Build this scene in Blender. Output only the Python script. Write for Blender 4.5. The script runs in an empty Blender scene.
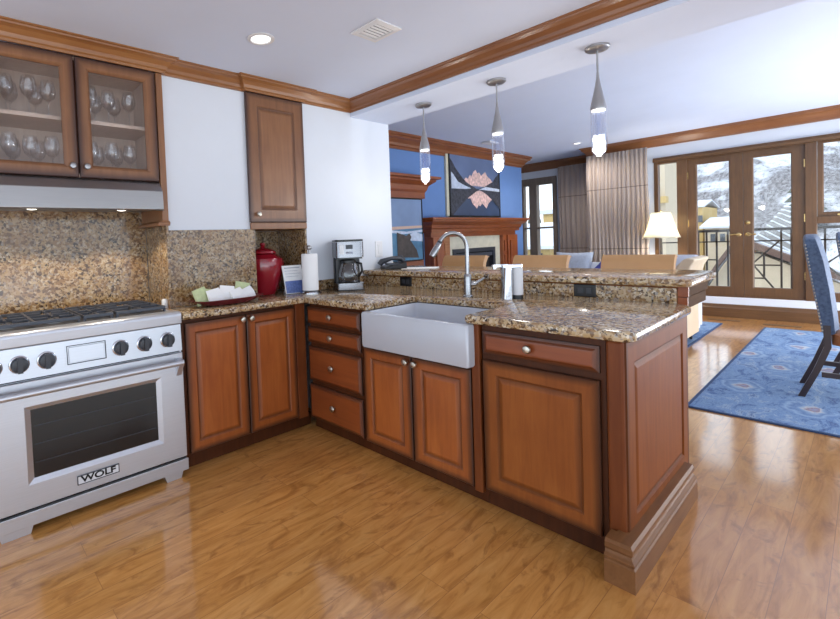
import bpy, bmesh, math, random
from mathutils import Vector, Matrix
random.seed(7)
C = bpy.context.scene.collection
PI = math.pi

def srgb(r, g, b):
    f = lambda c: (c/255/12.92) if c/255 <= .04045 else ((c/255+.055)/1.055)**2.4
    return (f(r), f(g), f(b), 1)

# ---------------------------------------------------------------- camera
cam_d = bpy.data.cameras.new('camera'); cam = bpy.data.objects.new('camera', cam_d); C.objects.link(cam)
bpy.context.scene.camera = cam
yaw, pit, rol = math.radians(50.678), math.radians(-1.805), math.radians(-2.295)
fw = Vector((math.cos(yaw)*math.cos(pit), math.sin(yaw)*math.cos(pit), math.sin(pit)))
rt = Vector((math.sin(yaw), -math.cos(yaw), 0)); up = rt.cross(fw)
r2 = math.cos(rol)*rt + math.sin(rol)*up; u2 = -math.sin(rol)*rt + math.cos(rol)*up
R = Matrix((r2, u2, -fw)).transposed().to_4x4()
cam.matrix_world = Matrix.Translation((-1.908, -2.4728, 1.2794)) @ R
cam_d.sensor_fit = 'HORIZONTAL'; cam_d.sensor_width = 36; cam_d.lens = 36*456.26/840
cam_d.shift_x = 103.92/840; cam_d.shift_y = -52.17/840
cam_d.clip_start = .05; cam_d.clip_end = 600

# ---------------------------------------------------------------- world, sun, large lights, exposure
w = bpy.data.worlds.new('overcast_sky'); bpy.context.scene.world = w; w.use_nodes = True
w.node_tree.nodes['Background'].inputs[0].default_value = (.76, .88, 1.0, 1)
w.node_tree.nodes['Background'].inputs[1].default_value = 1.75
sd = bpy.data.lights.new('sun', 'SUN'); sd.energy = 1.0; sd.angle = math.radians(3); sd.color = (1, .95, .87)
sun = bpy.data.objects.new('sun', sd); C.objects.link(sun)
sun.rotation_euler = Vector((.45, -.75, -.55)).to_track_quat('-Z', 'Y').to_euler()
def area(name, loc, tgt, sx, sy, e, col=(1, 1, 1)):
    d = bpy.data.lights.new(name, 'AREA'); d.shape = 'RECTANGLE'; d.size = sx; d.size_y = sy; d.energy = e; d.color = col
    o = bpy.data.objects.new(name, d); C.objects.link(o); o.location = loc
    o.rotation_euler = (Vector(tgt)-Vector(loc)).to_track_quat('-Z', 'Y').to_euler(); return o
area('ceiling_fill_kitchen', (-2.4, -4.4, .8), (-2.4, -4.2, 2.42), 3.4, 2.6, 40, (.84, .92, 1))  # added up-facing fill out of view, brightens the kitchen ceiling
area('fill_light_behind', (-4.2, -6.2, 1.7), (0, -.6, 1.2), 4.5, 2.2, 4, (.92, .96, 1))  # added soft fill behind the camera, no window stands there
area('fill_light_side', (4.9, -3.9, .5), (4.9, -2.0, 1.75), 4.6, 1.0, 128, (.93, .96, 1))  # added fill right of the view, lifts the living room ceiling and walls
bpy.context.scene.cycles.transparent_max_bounces = 32
vs = bpy.context.scene.view_settings
bpy.context.scene.display_settings.display_device = 'sRGB'
vs.view_transform = 'Standard'; vs.look = 'None'; vs.gamma = 1; vs.use_curve_mapping = False
vs.exposure = .53

# ---------------------------------------------------------------- materials
def new_mat(name):
    m = bpy.data.materials.new(name); m.use_nodes = True
    nt = m.node_tree; b = nt.nodes['Principled BSDF']; return m, nt, b
def N(nt, t, **kw):
    n = nt.nodes.new(t)
    for k, v in kw.items():
        if k.startswith('i_'):
            n.inputs[k[2:].replace('_', ' ')].default_value = v
        else: setattr(n, k, v)
    return n
def ramp(nt, src, stops, interp='LINEAR'):
    r = nt.nodes.new('ShaderNodeValToRGB'); r.color_ramp.interpolation = interp
    el = r.color_ramp.elements
    while len(el) > 1: el.remove(el[-1])
    el[0].position = stops[0][0]; el[0].color = stops[0][1]
    for p, c in stops[1:]:
        e = el.new(p); e.color = c
    nt.links.new(src, r.inputs[0]); return r.outputs[0]
def mapping(nt, scale=(1, 1, 1), rot=(0, 0, 0), coord='Object'):
    tc = nt.nodes.new('ShaderNodeTexCoord')
    if coord == 'World':
        g = nt.nodes.new('ShaderNodeNewGeometry'); src = g.outputs['Position']
    else: src = tc.outputs[coord]
    mp = nt.nodes.new('ShaderNodeMapping'); mp.inputs['Scale'].default_value = scale; mp.inputs['Rotation'].default_value = rot
    nt.links.new(src, mp.inputs[0]); return mp.outputs[0]
def noise(nt, vec, scale, detail=4, rough=.55, dist=0):
    n = N(nt, 'ShaderNodeTexNoise'); n.inputs['Scale'].default_value = scale; n.inputs['Detail'].default_value = detail
    n.inputs['Roughness'].default_value = rough; n.inputs['Distortion'].default_value = dist
    nt.links.new(vec, n.inputs['Vector']); return n.outputs['Fac']
def mix(nt, fac, a, b, mode='MIX'):
    m = nt.nodes.new('ShaderNodeMix'); m.data_type = 'RGBA'; m.blend_type = mode
    for idx, v in ((0, fac), (6, a), (7, b)):
        if hasattr(v, 'is_output') or isinstance(v, bpy.types.NodeSocket): nt.links.new(v, m.inputs[idx])
        else: m.inputs[idx].default_value = v
    return m.outputs[2]
def bump(nt, b, h, strength=.2, dist=.01):
    n = nt.nodes.new('ShaderNodeBump'); n.inputs['Strength'].default_value = strength; n.inputs['Distance'].default_value = dist
    nt.links.new(h, n.inputs['Height']); nt.links.new(n.outputs[0], b.inputs['Normal'])
def plain(name, col, rough=.5, metal=0, spec=.5, coat=0, var=.06, vscale=6):
    m, nt, b = new_mat(name)
    b.inputs['Roughness'].default_value = rough; b.inputs['Metallic'].default_value = metal
    b.inputs['Specular IOR Level'].default_value = spec; b.inputs['Coat Weight'].default_value = coat
    f = noise(nt, mapping(nt), vscale, 3)
    dk = tuple(c*(1-var) for c in col[:3])+(1,); lt = tuple(min(1, c*(1+var)) for c in col[:3])+(1,)
    nt.links.new(ramp(nt, f, [(.3, dk), (.7, lt)]), b.inputs['Base Color']); return m
def wood(name, dark, mid, light, axis='z', rough=.38, coat=.12, glaze=None, scale=1, spec=.5):
    m, nt, b = new_mat(name)
    s = {'x': (1.2, 14, 14), 'y': (14, 1.2, 14), 'z': (14, 14, 1.2)}[axis]
    v = mapping(nt, tuple(q*scale for q in s), coord='World')
    f = noise(nt, v, 2.2, 6, .6, .8); g = noise(nt, mapping(nt, (2, 2, 2), coord='World'), 1.6, 3)
    c = ramp(nt, f, [(.25, dark), (.5, mid), (.78, light)])
    c = mix(nt, .35, c, ramp(nt, g, [(.3, dark), (.7, light)]))
    if glaze:
        a = nt.nodes.new('ShaderNodeAttribute'); a.attribute_name = 'glaze'
        c = mix(nt, a.outputs['Fac'], c, glaze)
    nt.links.new(c, b.inputs['Base Color']); b.inputs['Roughness'].default_value = rough; b.inputs['Specular IOR Level'].default_value = spec
    b.inputs['Coat Weight'].default_value = coat; b.inputs['Coat Roughness'].default_value = .2
    bump(nt, b, f, .06, .003); return m
def granite(name, warm=0.):
    m, nt, b = new_mat(name)
    v = mapping(nt, (1, 1, 1), coord='World')
    vo = N(nt, 'ShaderNodeTexVoronoi'); vo.inputs['Scale'].default_value = 84; vo.inputs['Randomness'].default_value = 1
    d = N(nt, 'ShaderNodeTexNoise'); d.inputs['Scale'].default_value = 40; nt.links.new(v, d.inputs['Vector'])
    ad = N(nt, 'ShaderNodeVectorMath', operation='MULTIPLY_ADD'); ad.inputs[1].default_value = (.02, .02, .02)
    nt.links.new(d.outputs['Color'], ad.inputs[0]); nt.links.new(v, ad.inputs[2])
    nt.links.new(ad.outputs[0], vo.inputs['Vector'])
    sp = N(nt, 'ShaderNodeSeparateColor'); nt.links.new(vo.outputs['Color'], sp.inputs[0])
    c1 = ramp(nt, sp.outputs[0], [(0, srgb(62, 50, 42)), (.1, srgb(112, 88, 64)), (.2, srgb(160, 130, 92)), (.38, srgb(194, 168, 126)),
                                  (.62, srgb(208, 188, 156)), (.8, srgb(168, 158, 148)), (.9, srgb(224, 212, 190))], 'CONSTANT')
    v2 = N(nt, 'ShaderNodeTexVoronoi'); v2.inputs['Scale'].default_value = 190; nt.links.new(v, v2.inputs['Vector'])
    sp2 = N(nt, 'ShaderNodeSeparateColor'); nt.links.new(v2.outputs['Color'], sp2.inputs[0])
    spk = ramp(nt, sp2.outputs[1], [(0, (.8, .8, .8, 1)), (.1, (0, 0, 0, 1))], 'CONSTANT')
    c2 = mix(nt, spk, c1, srgb(54, 42, 36))
    ng = noise(nt, v, 7, 3); c3 = mix(nt, ramp(nt, ng, [(.35, (0, 0, 0, 1)), (.7, (.5, .5, .5, 1))]), c2, srgb(166, 122, 74))
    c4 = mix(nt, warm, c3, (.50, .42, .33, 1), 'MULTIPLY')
    nt.links.new(c4, b.inputs['Base Color']); b.inputs['Roughness'].default_value = .12; b.inputs['Specular IOR Level'].default_value = .55
    return m
def glass_mat(name, tint=(1, 1, 1, 1), spec=.08, edge=.5):
    m = bpy.data.materials.new(name); m.use_nodes = True; nt = m.node_tree; nt.nodes.clear()
    o = N(nt, 'ShaderNodeOutputMaterial'); t = N(nt, 'ShaderNodeBsdfTransparent'); g = N(nt, 'ShaderNodeBsdfGlossy')
    t.inputs[0].default_value = tint; g.inputs['Roughness'].default_value = .02
    lw = N(nt, 'ShaderNodeLayerWeight'); lw.inputs[0].default_value = .35
    r = N(nt, 'ShaderNodeMapRange'); r.inputs['To Min'].default_value = spec; r.inputs['To Max'].default_value = edge
    nt.links.new(lw.outputs['Facing'], r.inputs[0])
    mx = N(nt, 'ShaderNodeMixShader'); nt.links.new(r.outputs[0], mx.inputs[0]); nt.links.new(t.outputs[0], mx.inputs[1]); nt.links.new(g.outputs[0], mx.inputs[2])
    nt.links.new(mx.outputs[0], o.inputs[0]); return m
def emit(name, col, s):
    m, nt, b = new_mat(name); b.inputs['Base Color'].default_value = col
    b.inputs['Emission Color'].default_value = col; b.inputs['Emission Strength'].default_value = s; return m
def steel(name, col, rough=.28, axis=(1, 1, 60), metal=1):
    m, nt, b = new_mat(name); b.inputs['Metallic'].default_value = metal
    f = noise(nt, mapping(nt, axis), 8, 4)
    nt.links.new(ramp(nt, f, [(.3, tuple(c*.92 for c in col[:3])+(1,)), (.7, col)]), b.inputs['Base Color'])
    rr = N(nt, 'ShaderNodeMapRange'); rr.inputs['To Min'].default_value = rough-.05; rr.inputs['To Max'].default_value = rough+.08
    nt.links.new(f, rr.inputs[0]); nt.links.new(rr.outputs[0], b.inputs['Roughness']); return m

GL = srgb(40, 22, 14)
M = {}
M['cab'] = wood('cabinet_wood', srgb(136, 66, 24), srgb(162, 84, 34), srgb(182, 104, 46), 'z', glaze=GL)
M['cab_h'] = wood('cabinet_wood_crosswise', srgb(118, 54, 22), srgb(140, 68, 28), srgb(158, 84, 38), 'y', glaze=GL)
M['cab_up'] = wood('upper_cabinet_wood', srgb(116, 76, 50), srgb(136, 92, 60), srgb(154, 108, 72), 'z', glaze=srgb(58, 34, 30))
M['carcass'] = wood('cabinet_frame_wood', srgb(58, 30, 17), srgb(74, 38, 19), srgb(90, 48, 25), 'z', coat=0, spec=.2)
M['endp'] = wood('end_face_wood', srgb(112, 54, 16), srgb(130, 66, 20), srgb(146, 80, 28), 'z', glaze=srgb(50, 26, 14), coat=.02, spec=.15, rough=.55)
M['post'] = wood('post_wood', srgb(92, 44, 20), srgb(112, 57, 26), srgb(128, 70, 34), 'z', coat=.03, spec=.25)
M['panel'] = wood('end_panel_wood', srgb(126, 66, 26), srgb(148, 82, 34), srgb(164, 96, 42), 'z', glaze=srgb(50, 26, 14), coat=.03, spec=.25, rough=.5)
M['apron'] = wood('apron_wood', srgb(70, 50, 36), srgb(86, 62, 44), srgb(102, 76, 56), 'x', coat=0, spec=.05, rough=.75)
M['basem'] = wood('base_moulding_wood', srgb(104, 66, 38), srgb(124, 82, 48), srgb(140, 96, 58), 'x', coat=.03, spec=.25, rough=.5)
M['crown'] = wood('crown_wood', srgb(128, 80, 44), srgb(148, 98, 56), srgb(166, 116, 70), 'x', rough=.3)
M['crown_y'] = wood('crown_wood_crosswise', srgb(116, 70, 42), srgb(136, 86, 52), srgb(152, 102, 64), 'y', rough=.3)
M['mantel'] = wood('mantel_wood', srgb(112, 54, 24), srgb(136, 70, 32), srgb(158, 88, 44), 'x')
M['crown_b'] = wood('fireplace_crown_wood', srgb(112, 60, 30), srgb(132, 76, 40), srgb(150, 92, 52), 'x')
M['mantel_z'] = wood('mantel_upright_wood', srgb(124, 58, 26), srgb(146, 74, 34), srgb(166, 92, 46), 'z')
M['shelfw'] = wood('niche_wood', srgb(138, 84, 46), srgb(164, 106, 62), srgb(184, 124, 76), 'x')
M['door'] = wood('door_wood', srgb(80, 54, 30), srgb(98, 67, 39), srgb(112, 79, 48), 'z', rough=.4)
M['door_h'] = wood('door_wood_crosswise', srgb(80, 54, 30), srgb(98, 67, 39), srgb(112, 79, 48), 'y', rough=.4)
M['winframe'] = wood('window_frame_wood', srgb(112, 98, 86), srgb(130, 116, 102), srgb(146, 130, 116), 'z', rough=.5)
M['dark_wood'] = wood('dark_chair_wood', srgb(36, 22, 24), srgb(48, 30, 32), srgb(60, 38, 38), 'z')
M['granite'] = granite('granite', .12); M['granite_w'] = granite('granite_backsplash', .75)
M['wall'] = plain('wall_paint', srgb(218, 223, 231), .85, var=.01)
M['ceil'] = plain('ceiling_paint', srgb(214, 223, 242), .9, var=.012, vscale=3)
M['blue'] = plain('blue_wall_paint', srgb(104, 138, 192), .8, var=.02)
M['white'] = plain('white_plastic', srgb(222, 222, 224), .35, var=.01)
M['porcelain'] = plain('sink_fireclay', srgb(194, 198, 207), .18, var=.01, coat=.4)
M['steel'] = steel('brushed_steel', srgb(206, 209, 216), .34, metal=.8)
M['steel_h'] = steel('hood_steel', srgb(164, 162, 162), .34)
M['chrome'] = steel('chrome', srgb(205, 206, 211), .1)
M['nickel'] = steel('satin_nickel', srgb(205, 198, 184), .28)
M['coffee_steel'] = steel('coffee_maker_steel', srgb(140, 140, 144), .22)
M['badge'] = plain('badge_metal', srgb(226, 226, 228), .35)
M['pewter'] = steel('pewter', srgb(178, 177, 178), .38)
M['faucet'] = steel('faucet_steel', srgb(166, 166, 168), .24)
M['iron'] = plain('cast_iron', srgb(66, 69, 77), .42, var=.1)
M['black'] = plain('black_plastic', srgb(20, 20, 23), .3, var=.1)
M['dgrey'] = plain('dark_grey_plastic', srgb(52, 55, 62), .35, var=.08)
M['gap'] = plain('dark_gap', srgb(22, 20, 19), .8)
M['ovenglass'] = plain('oven_glass', srgb(16, 16, 17), .06, spec=.6)
M['glass'] = glass_mat('window_glass', spec=.03, edge=.35)
M['cabglass'] = glass_mat('cabinet_glass', (.98, .985, .99, 1), .03, .16)
M['stem'] = glass_mat('stemware_glass', (.99, .99, .994, 1), .065, .42)
M['pglass'] = glass_mat('pendant_glass', (.93, .95, 1, 1), .08, .6)
M['bubble'] = emit('bubble_glass_lit', (1, .98, .95, 1), 1.0)
M['bulb'] = emit('lamp_lit', (1, .93, .8, 1), 4)
M['bulbw'] = emit('recessed_lamp_lit', (1, .97, .92, 1), 1.4)
M['red'] = plain('red_glaze', srgb(142, 18, 36), .12, coat=.6, var=.08)
M['tray'] = plain('dark_red_lacquer', srgb(98, 26, 34), .25)
M['paper'] = plain('white_paper', srgb(240, 240, 240), .8, var=.02)
M['paperg'] = plain('green_printed_paper', srgb(196, 206, 158), .7, var=.12, vscale=40)
M['ink'] = plain('grey_ink', srgb(150, 156, 172), .7)
M['blueink'] = plain('blue_photo_ink', srgb(92, 112, 168), .4, var=.3, vscale=60)
M['tan'] = plain('tan_leather', srgb(190, 146, 98), .38, var=.07)
M['cream'] = plain('cream_leather', srgb(212, 190, 160), .45, var=.04)
M['brown'] = plain('brown_leather', srgb(156, 102, 66), .32, var=.12, vscale=9)
M['stone'] = plain('surround_stone', srgb(206, 200, 178), .5, var=.08, vscale=12)
M['tweed'] = plain('grey_tweed', srgb(176, 184, 198), .9, var=.35, vscale=140)
M['sofa'] = plain('pale_sofa_fabric', srgb(196, 200, 212), .9, var=.05)
M['bluef'] = plain('indigo_pillow_fabric', srgb(64, 70, 140), .9, var=.3, vscale=30)
M['shade'] = plain('ivory_lamp_shade', srgb(242, 238, 222), .8, var=.01)
_n = M['shade'].node_tree; _t = _n.nodes.new('ShaderNodeBsdfTranslucent'); _t.inputs[0].default_value = srgb(244, 236, 214); _m = _n.nodes.new('ShaderNodeMixShader'); _m.inputs[0].default_value = .45
_n.links.new(_n.nodes['Principled BSDF'].outputs[0], _m.inputs[1]); _n.links.new(_t.outputs[0], _m.inputs[2]); _n.links.new(_m.outputs[0], _n.nodes['Material Output'].inputs[0])
M['rail'] = plain('railing_metal', srgb(66, 58, 50), .5, var=.1)
M['snow'] = plain('snow', srgb(196, 201, 210), .8, var=.03)
M['stucco'] = plain('cream_stucco', srgb(188, 174, 152), .9, var=.04)
M['stucco2'] = plain('yellow_stucco', srgb(182, 156, 104), .9, var=.05)
M['eave'] = plain('brown_eave', srgb(98, 78, 70), .8, var=.1)
M['slate'] = plain('snowy_shingles', srgb(120, 117, 114), .9, var=.25, vscale=3)
M['darkwin'] = plain('far_window', srgb(70, 74, 80), .3)
M['pine'] = plain('pine_needles', srgb(74, 78, 66), .9, var=.3, vscale=2)
M['trunk'] = plain('bark', srgb(84, 70, 60), .9)
M['brass'] = steel('brass', srgb(206, 176, 120), .25)
M['flame'] = plain('firebox_ember', srgb(150, 70, 60), .8)
M['dflt'] = plain('photo_print_dark', srgb(52, 58, 74), .4)

# blue velvet chair cover
m, nt, b = new_mat('navy_velvet'); f = noise(nt, mapping(nt), 60, 5)
nt.links.new(ramp(nt, f, [(.3, srgb(54, 70, 96)), (.7, srgb(86, 104, 132))]), b.inputs['Base Color']); b.inputs['Roughness'].default_value = .75
b.inputs['Sheen Weight'].default_value = .15; M['velvet'] = m
# plank floor, boards along x
m, nt, b = new_mat('plank_floor')
v = mapping(nt, coord='World')
br = N(nt, 'ShaderNodeTexBrick'); br.offset = .37; br.inputs['Scale'].default_value = 1; br.inputs['Brick Width'].default_value = 1.5; br.inputs['Row Height'].default_value = .125
br.inputs['Mortar Size'].default_value = .0011; br.inputs['Mortar Smooth'].default_value = .2; br.inputs['Bias'].default_value = 0
br.inputs['Color1'].default_value = (0, 0, 0, 1); br.inputs['Color2'].default_value = (1, 1, 1, 1); br.inputs['Mortar'].default_value = (.5, .5, .5, 1)
nt.links.new(v, br.inputs['Vector'])
off = N(nt, 'ShaderNodeVectorMath', operation='MULTIPLY_ADD'); off.inputs[1].default_value = (7, 3, 5)
nt.links.new(br.outputs['Color'], off.inputs[0]); nt.links.new(v, off.inputs[2])
mp = N(nt, 'ShaderNodeMapping'); mp.inputs['Scale'].default_value = (1.3, 9, 9); nt.links.new(off.outputs[0], mp.inputs[0])
g1 = noise(nt, mp.outputs[0], 2.2, 7, .62, 1.3)
mp2 = N(nt, 'ShaderNodeMapping'); mp2.inputs['Scale'].default_value = (2.2, 5, 5); nt.links.new(off.outputs[0], mp2.inputs[0])
g2 = noise(nt, mp2.outputs[0], 2.2, 4, .6, 1.6)
c = ramp(nt, g1, [(.24, srgb(166, 108, 50)), (.5, srgb(206, 146, 78)), (.76, srgb(224, 168, 100))])
c = mix(nt, ramp(nt, g2, [(.54, (0, 0, 0, 1)), (.74, (.75, .75, .75, 1))]), c, srgb(140, 86, 40))
pl = ramp(nt, br.outputs['Color'], [(0, (.90, .885, .87, 1)), (1, (1.0, 1.0, 1.0, 1))]); c = mix(nt, 1, c, pl, 'MULTIPLY')
c = mix(nt, br.outputs['Fac'], c, srgb(160, 108, 60))
nt.links.new(c, b.inputs['Base Color']); b.inputs['Roughness'].default_value = .3; b.inputs['Coat Weight'].default_value = 1; b.inputs['Coat IOR'].default_value = 1.6; b.inputs['Coat Roughness'].default_value = .11; b.inputs['Specular IOR Level'].default_value = .2
bump(nt, b, g1, .04, .002); M['floor'] = m
# oriental style rug, worn blue
def rug_mat(name, s):
    m, nt, b = new_mat(name); v = mapping(nt, coord='Object')
    nv = N(nt, 'ShaderNodeTexNoise'); nv.inputs['Scale'].default_value = 9; nv.inputs['Detail'].default_value = 4; nt.links.new(v, nv.inputs['Vector'])
    ad = N(nt, 'ShaderNodeVectorMath', operation='MULTIPLY_ADD'); ad.inputs[1].default_value = (.16, .16, 0); nt.links.new(nv.outputs['Color'], ad.inputs[0]); nt.links.new(v, ad.inputs[2])
    mp = N(nt, 'ShaderNodeMapping'); mp.inputs['Scale'].default_value = (s*.62, s, s); nt.links.new(ad.outputs[0], mp.inputs[0])
    vo = N(nt, 'ShaderNodeTexVoronoi'); vo.inputs['Scale'].default_value = 1; vo.voronoi_dimensions = '2D'; vo.inputs['Randomness'].default_value = 1; nt.links.new(mp.outputs[0], vo.inputs['Vector'])
    med = ramp(nt, vo.outputs['Distance'], [(0, srgb(150, 150, 176)), (.08, srgb(150, 104, 104)), (.1, srgb(206, 204, 200)), (.17, srgb(130, 160, 196)), (.23, srgb(76, 112, 166)), (.28, srgb(150, 178, 208)), (.34, srgb(84, 122, 176))])
    sp = N(nt, 'ShaderNodeSeparateColor'); nt.links.new(vo.outputs['Color'], sp.inputs[0])
    isn = N(nt, 'ShaderNodeMath', operation='LESS_THAN'); isn.inputs[1].default_value = .37; nt.links.new(vo.outputs['Distance'], isn.inputs[0])
    pick = N(nt, 'ShaderNodeMath', operation='GREATER_THAN'); pick.inputs[1].default_value = .35; nt.links.new(sp.outputs[0], pick.inputs[0])
    mm = N(nt, 'ShaderNodeMath', operation='MULTIPLY'); nt.links.new(isn.outputs[0], mm.inputs[0]); nt.links.new(pick.outputs[0], mm.inputs[1])
    n2 = noise(nt, mapping(nt, (1.1, 2.2, 1), coord='Object'), 3.2, 8, .72, 1.2)
    ground = ramp(nt, n2, [(.36, srgb(36, 70, 128)), (.43, srgb(60, 100, 158)), (.48, srgb(128, 160, 196)), (.53, srgb(78, 120, 176)), (.58, srgb(166, 186, 206)), (.64, srgb(48, 84, 142))])
    c = mix(nt, mm.outputs[0], ground, med); c = mix(nt, .2, c, srgb(128, 138, 150))
    wn = noise(nt, mapping(nt, (9, 30, 1), coord='Object'), 3, 5, .7)
    c = mix(nt, ramp(nt, wn, [(.42, (0, 0, 0, 1)), (.7, (.7, .7, .7, 1))]), c, srgb(124, 156, 192))
    nt.links.new(c, b.inputs['Base Color']); b.inputs['Roughness'].default_value = .95; bump(nt, b, wn, .3, .004); return m
M['rug'] = rug_mat('blue_rug', 2.6)
M['rugedge'] = plain('rug_binding', srgb(56, 78, 116), .9)
# striped curtain cloth: vertical stripes, thin dark cross lines
m, nt, b = new_mat('striped_curtain'); v = mapping(nt, coord='UV')
mp = N(nt, 'ShaderNodeMapping'); mp.inputs['Scale'].default_value = (1, .001, 1); nt.links.new(v, mp.inputs[0])
f1 = noise(nt, mp.outputs[0], 80, 4, .8)
c = ramp(nt, f1, [(.34, srgb(112, 98, 92)), (.43, srgb(156, 136, 122)), (.49, srgb(188, 168, 150)), (.54, srgb(132, 130, 138)), (.6, srgb(192, 174, 156)), (.7, srgb(132, 116, 108))])
sx = N(nt, 'ShaderNodeSeparateXYZ'); nt.links.new(v, sx.inputs[0])
fr = N(nt, 'ShaderNodeMath', operation='FRACT'); mu = N(nt, 'ShaderNodeMath', operation='MULTIPLY'); mu.inputs[1].default_value = 2.6
nt.links.new(sx.outputs['Y'], mu.inputs[0]); nt.links.new(mu.outputs[0], fr.inputs[0])
lt = N(nt, 'ShaderNodeMath', operation='LESS_THAN'); lt.inputs[1].default_value = .014; nt.links.new(fr.outputs[0], lt.inputs[0])
c = mix(nt, lt.outputs[0], c, srgb(112, 97, 92)); nt.links.new(c, b.inputs['Base Color']); b.inputs['Roughness'].default_value = .9; M['curtain'] = m
# snowy wooded hillside
m, nt, b = new_mat('snowy_woods'); v = mapping(nt, coord='World')
f1 = noise(nt, mapping(nt, (.02, .05, .05), coord='World'), 3.0, 6, .6, .4)
f2 = noise(nt, mapping(nt, (.25, .9, .2), coord='World'), 3.0, 7, .8)
c = mix(nt, ramp(nt, f2, [(.42, (0, 0, 0, 1)), (.58, (1, 1, 1, 1))]), srgb(72, 68, 68), srgb(138, 136, 140))
c2 = mix(nt, ramp(nt, f2, [(.36, (0, 0, 0, 1)), (.46, (1, 1, 1, 1))]), srgb(84, 80, 82), srgb(186, 190, 198))
c = mix(nt, ramp(nt, f1, [(.46, (0, 0, 0, 1)), (.56, (1, 1, 1, 1))]), c, c2)
nt.links.new(c, b.inputs['Base Color']); b.inputs['Roughness'].default_value = .95; M['hill'] = m

# ---------------------------------------------------------------- helpers
def root_off(p):
    o = Vector((0, 0, 0))
    while p is not None: o += p.location; p = p.parent
    return o
def obj(name, bm, mat, parent=None, smooth=False, label=None, bevel=0, mats=None):
    bmesh.ops.recalc_face_normals(bm, faces=bm.faces)
    if parent: bmesh.ops.translate(bm, verts=bm.verts, vec=-root_off(parent))
    me = bpy.data.meshes.new(name); bm.to_mesh(me); bm.free()
    for mm in ([mat] if mats is None else mats): me.materials.append(M[mm] if isinstance(mm, str) else mm)
    if smooth:
        for p in me.polygons: p.use_smooth = True
        me.set_sharp_from_angle(angle=math.radians(40))
    o = bpy.data.objects.new(name, me); C.objects.link(o)
    if parent: o.parent = parent
    if label: o['label'] = label
    if bevel:
        bv = o.modifiers.new('bevel', 'BEVEL'); bv.width = bevel; bv.segments = 2; bv.limit_method = 'ANGLE'; bv.angle_limit = math.radians(35)
    return o
def tag(o, label, cat, group=None, kind=None):
    o['label'] = label; o['category'] = cat
    if group: o['group'] = group
    if kind: o['kind'] = kind
    return o
def thing(name, label, cat, loc=(0, 0, 0), group=None):
    o = bpy.data.objects.new(name, None); C.objects.link(o); o.location = loc; o.empty_display_size = .05
    return tag(o, label, cat, group)
def struct(name, bm, mat, parent=None, **k):
    o = obj(name, bm, mat, parent, **k)
    if not parent: o['kind'] = 'structure'
    return o
def copy_tree(o, parent=None):
    c = o.copy(); C.objects.link(c); c.parent = parent
    for ch in list(o.children): copy_tree(ch, c)
    return c
def B(): return bmesh.new()
def box(bm, x0, x1, y0, y1, z0, z1, mi=0):
    x0, x1 = sorted((x0, x1)); y0, y1 = sorted((y0, y1)); z0, z1 = sorted((z0, z1))
    v = [bm.verts.new(p) for p in ((x0, y0, z0), (x1, y0, z0), (x1, y1, z0), (x0, y1, z0), (x0, y0, z1), (x1, y0, z1), (x1, y1, z1), (x0, y1, z1))]
    for f in ((0, 3, 2, 1), (4, 5, 6, 7), (0, 1, 5, 4), (1, 2, 6, 5), (2, 3, 7, 6), (3, 0, 4, 7)):
        bm.faces.new([v[i] for i in f]).material_index = mi
    return bm
def bx(*a): return box(B(), *a)
def loft(bm, loops, cap0=True, cap1=True, closed=True, mi=0):
    rows = [[bm.verts.new(p) for p in l] for l in loops]; n = len(rows[0])
    for a, b_ in zip(rows, rows[1:]):
        for i in range(n if closed else n-1):
            bm.faces.new((a[i], a[(i+1) % n], b_[(i+1) % n], b_[i])).material_index = mi
    if cap0: bm.faces.new(rows[0][::-1]).material_index = mi
    if cap1: bm.faces.new(rows[-1]).material_index = mi
    return rows
def lathe(bm, prof, c=(0, 0, 0), n=24, cap=True, axis='z', mi=0):
    loops = []
    for r, h in prof:
        l = []
        for i in range(n):
            a = 2*PI*i/n; u, v = max(r, 1e-4)*math.cos(a), max(r, 1e-4)*math.sin(a)
            l.append({'z': (c[0]+u, c[1]+v, c[2]+h), 'x': (c[0]+h, c[1]+u, c[2]+v), 'y': (c[0]+u, c[1]+h, c[2]+v)}[axis])
        loops.append(l)
    loft(bm, loops, cap, cap, mi=mi); return bm
def cyl(bm, p0, p1, r0, r1=None, n=14, mi=0):
    p0, p1 = Vector(p0), Vector(p1); r1 = r0 if r1 is None else r1
    d = (p1-p0).normalized(); a = d.orthogonal().normalized(); b_ = d.cross(a)
    loft(bm, [[p+(math.cos(2*PI*i/n)*a+math.sin(2*PI*i/n)*b_)*r for i in range(n)] for p, r in ((p0, r0), (p1, r1))], mi=mi); return bm
def tube(bm, pts, r, n=10):
    pts = [Vector(p) for p in pts]; rs = r if isinstance(r, (list, tuple)) else [r]*len(pts)
    loops = []; a = None
    for i, p in enumerate(pts):
        d = ((pts[min(i+1, len(pts)-1)]-pts[max(i-1, 0)])).normalized()
        if a is None: a = d.orthogonal().normalized()
        a = (a-d*a.dot(d)).normalized(); b_ = d.cross(a)
        loops.append([p+(math.cos(2*PI*k/n)*a+math.sin(2*PI*k/n)*b_)*rs[i] for k in range(n)])
    loft(bm, loops); return bm
def sphere(bm, c, rx, ry=None, rz=None, n=16, m=10):
    ry = rx if ry is None else ry; rz = rx if rz is None else rz
    loops = []
    for j in range(m+1):
        t = PI*j/m; s = max(math.sin(t), .01)
        loops.append([(c[0]+rx*s*math.cos(2*PI*i/n), c[1]+ry*s*math.sin(2*PI*i/n), c[2]-rz*math.cos(t)) for i in range(n)])
    loft(bm, loops); return bm
def prism(bm, poly, z0, z1, mi=0):
    loft(bm, [[(x, y, z0) for x, y in poly], [(x, y, z1) for x, y in poly]], mi=mi); return bm
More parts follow.
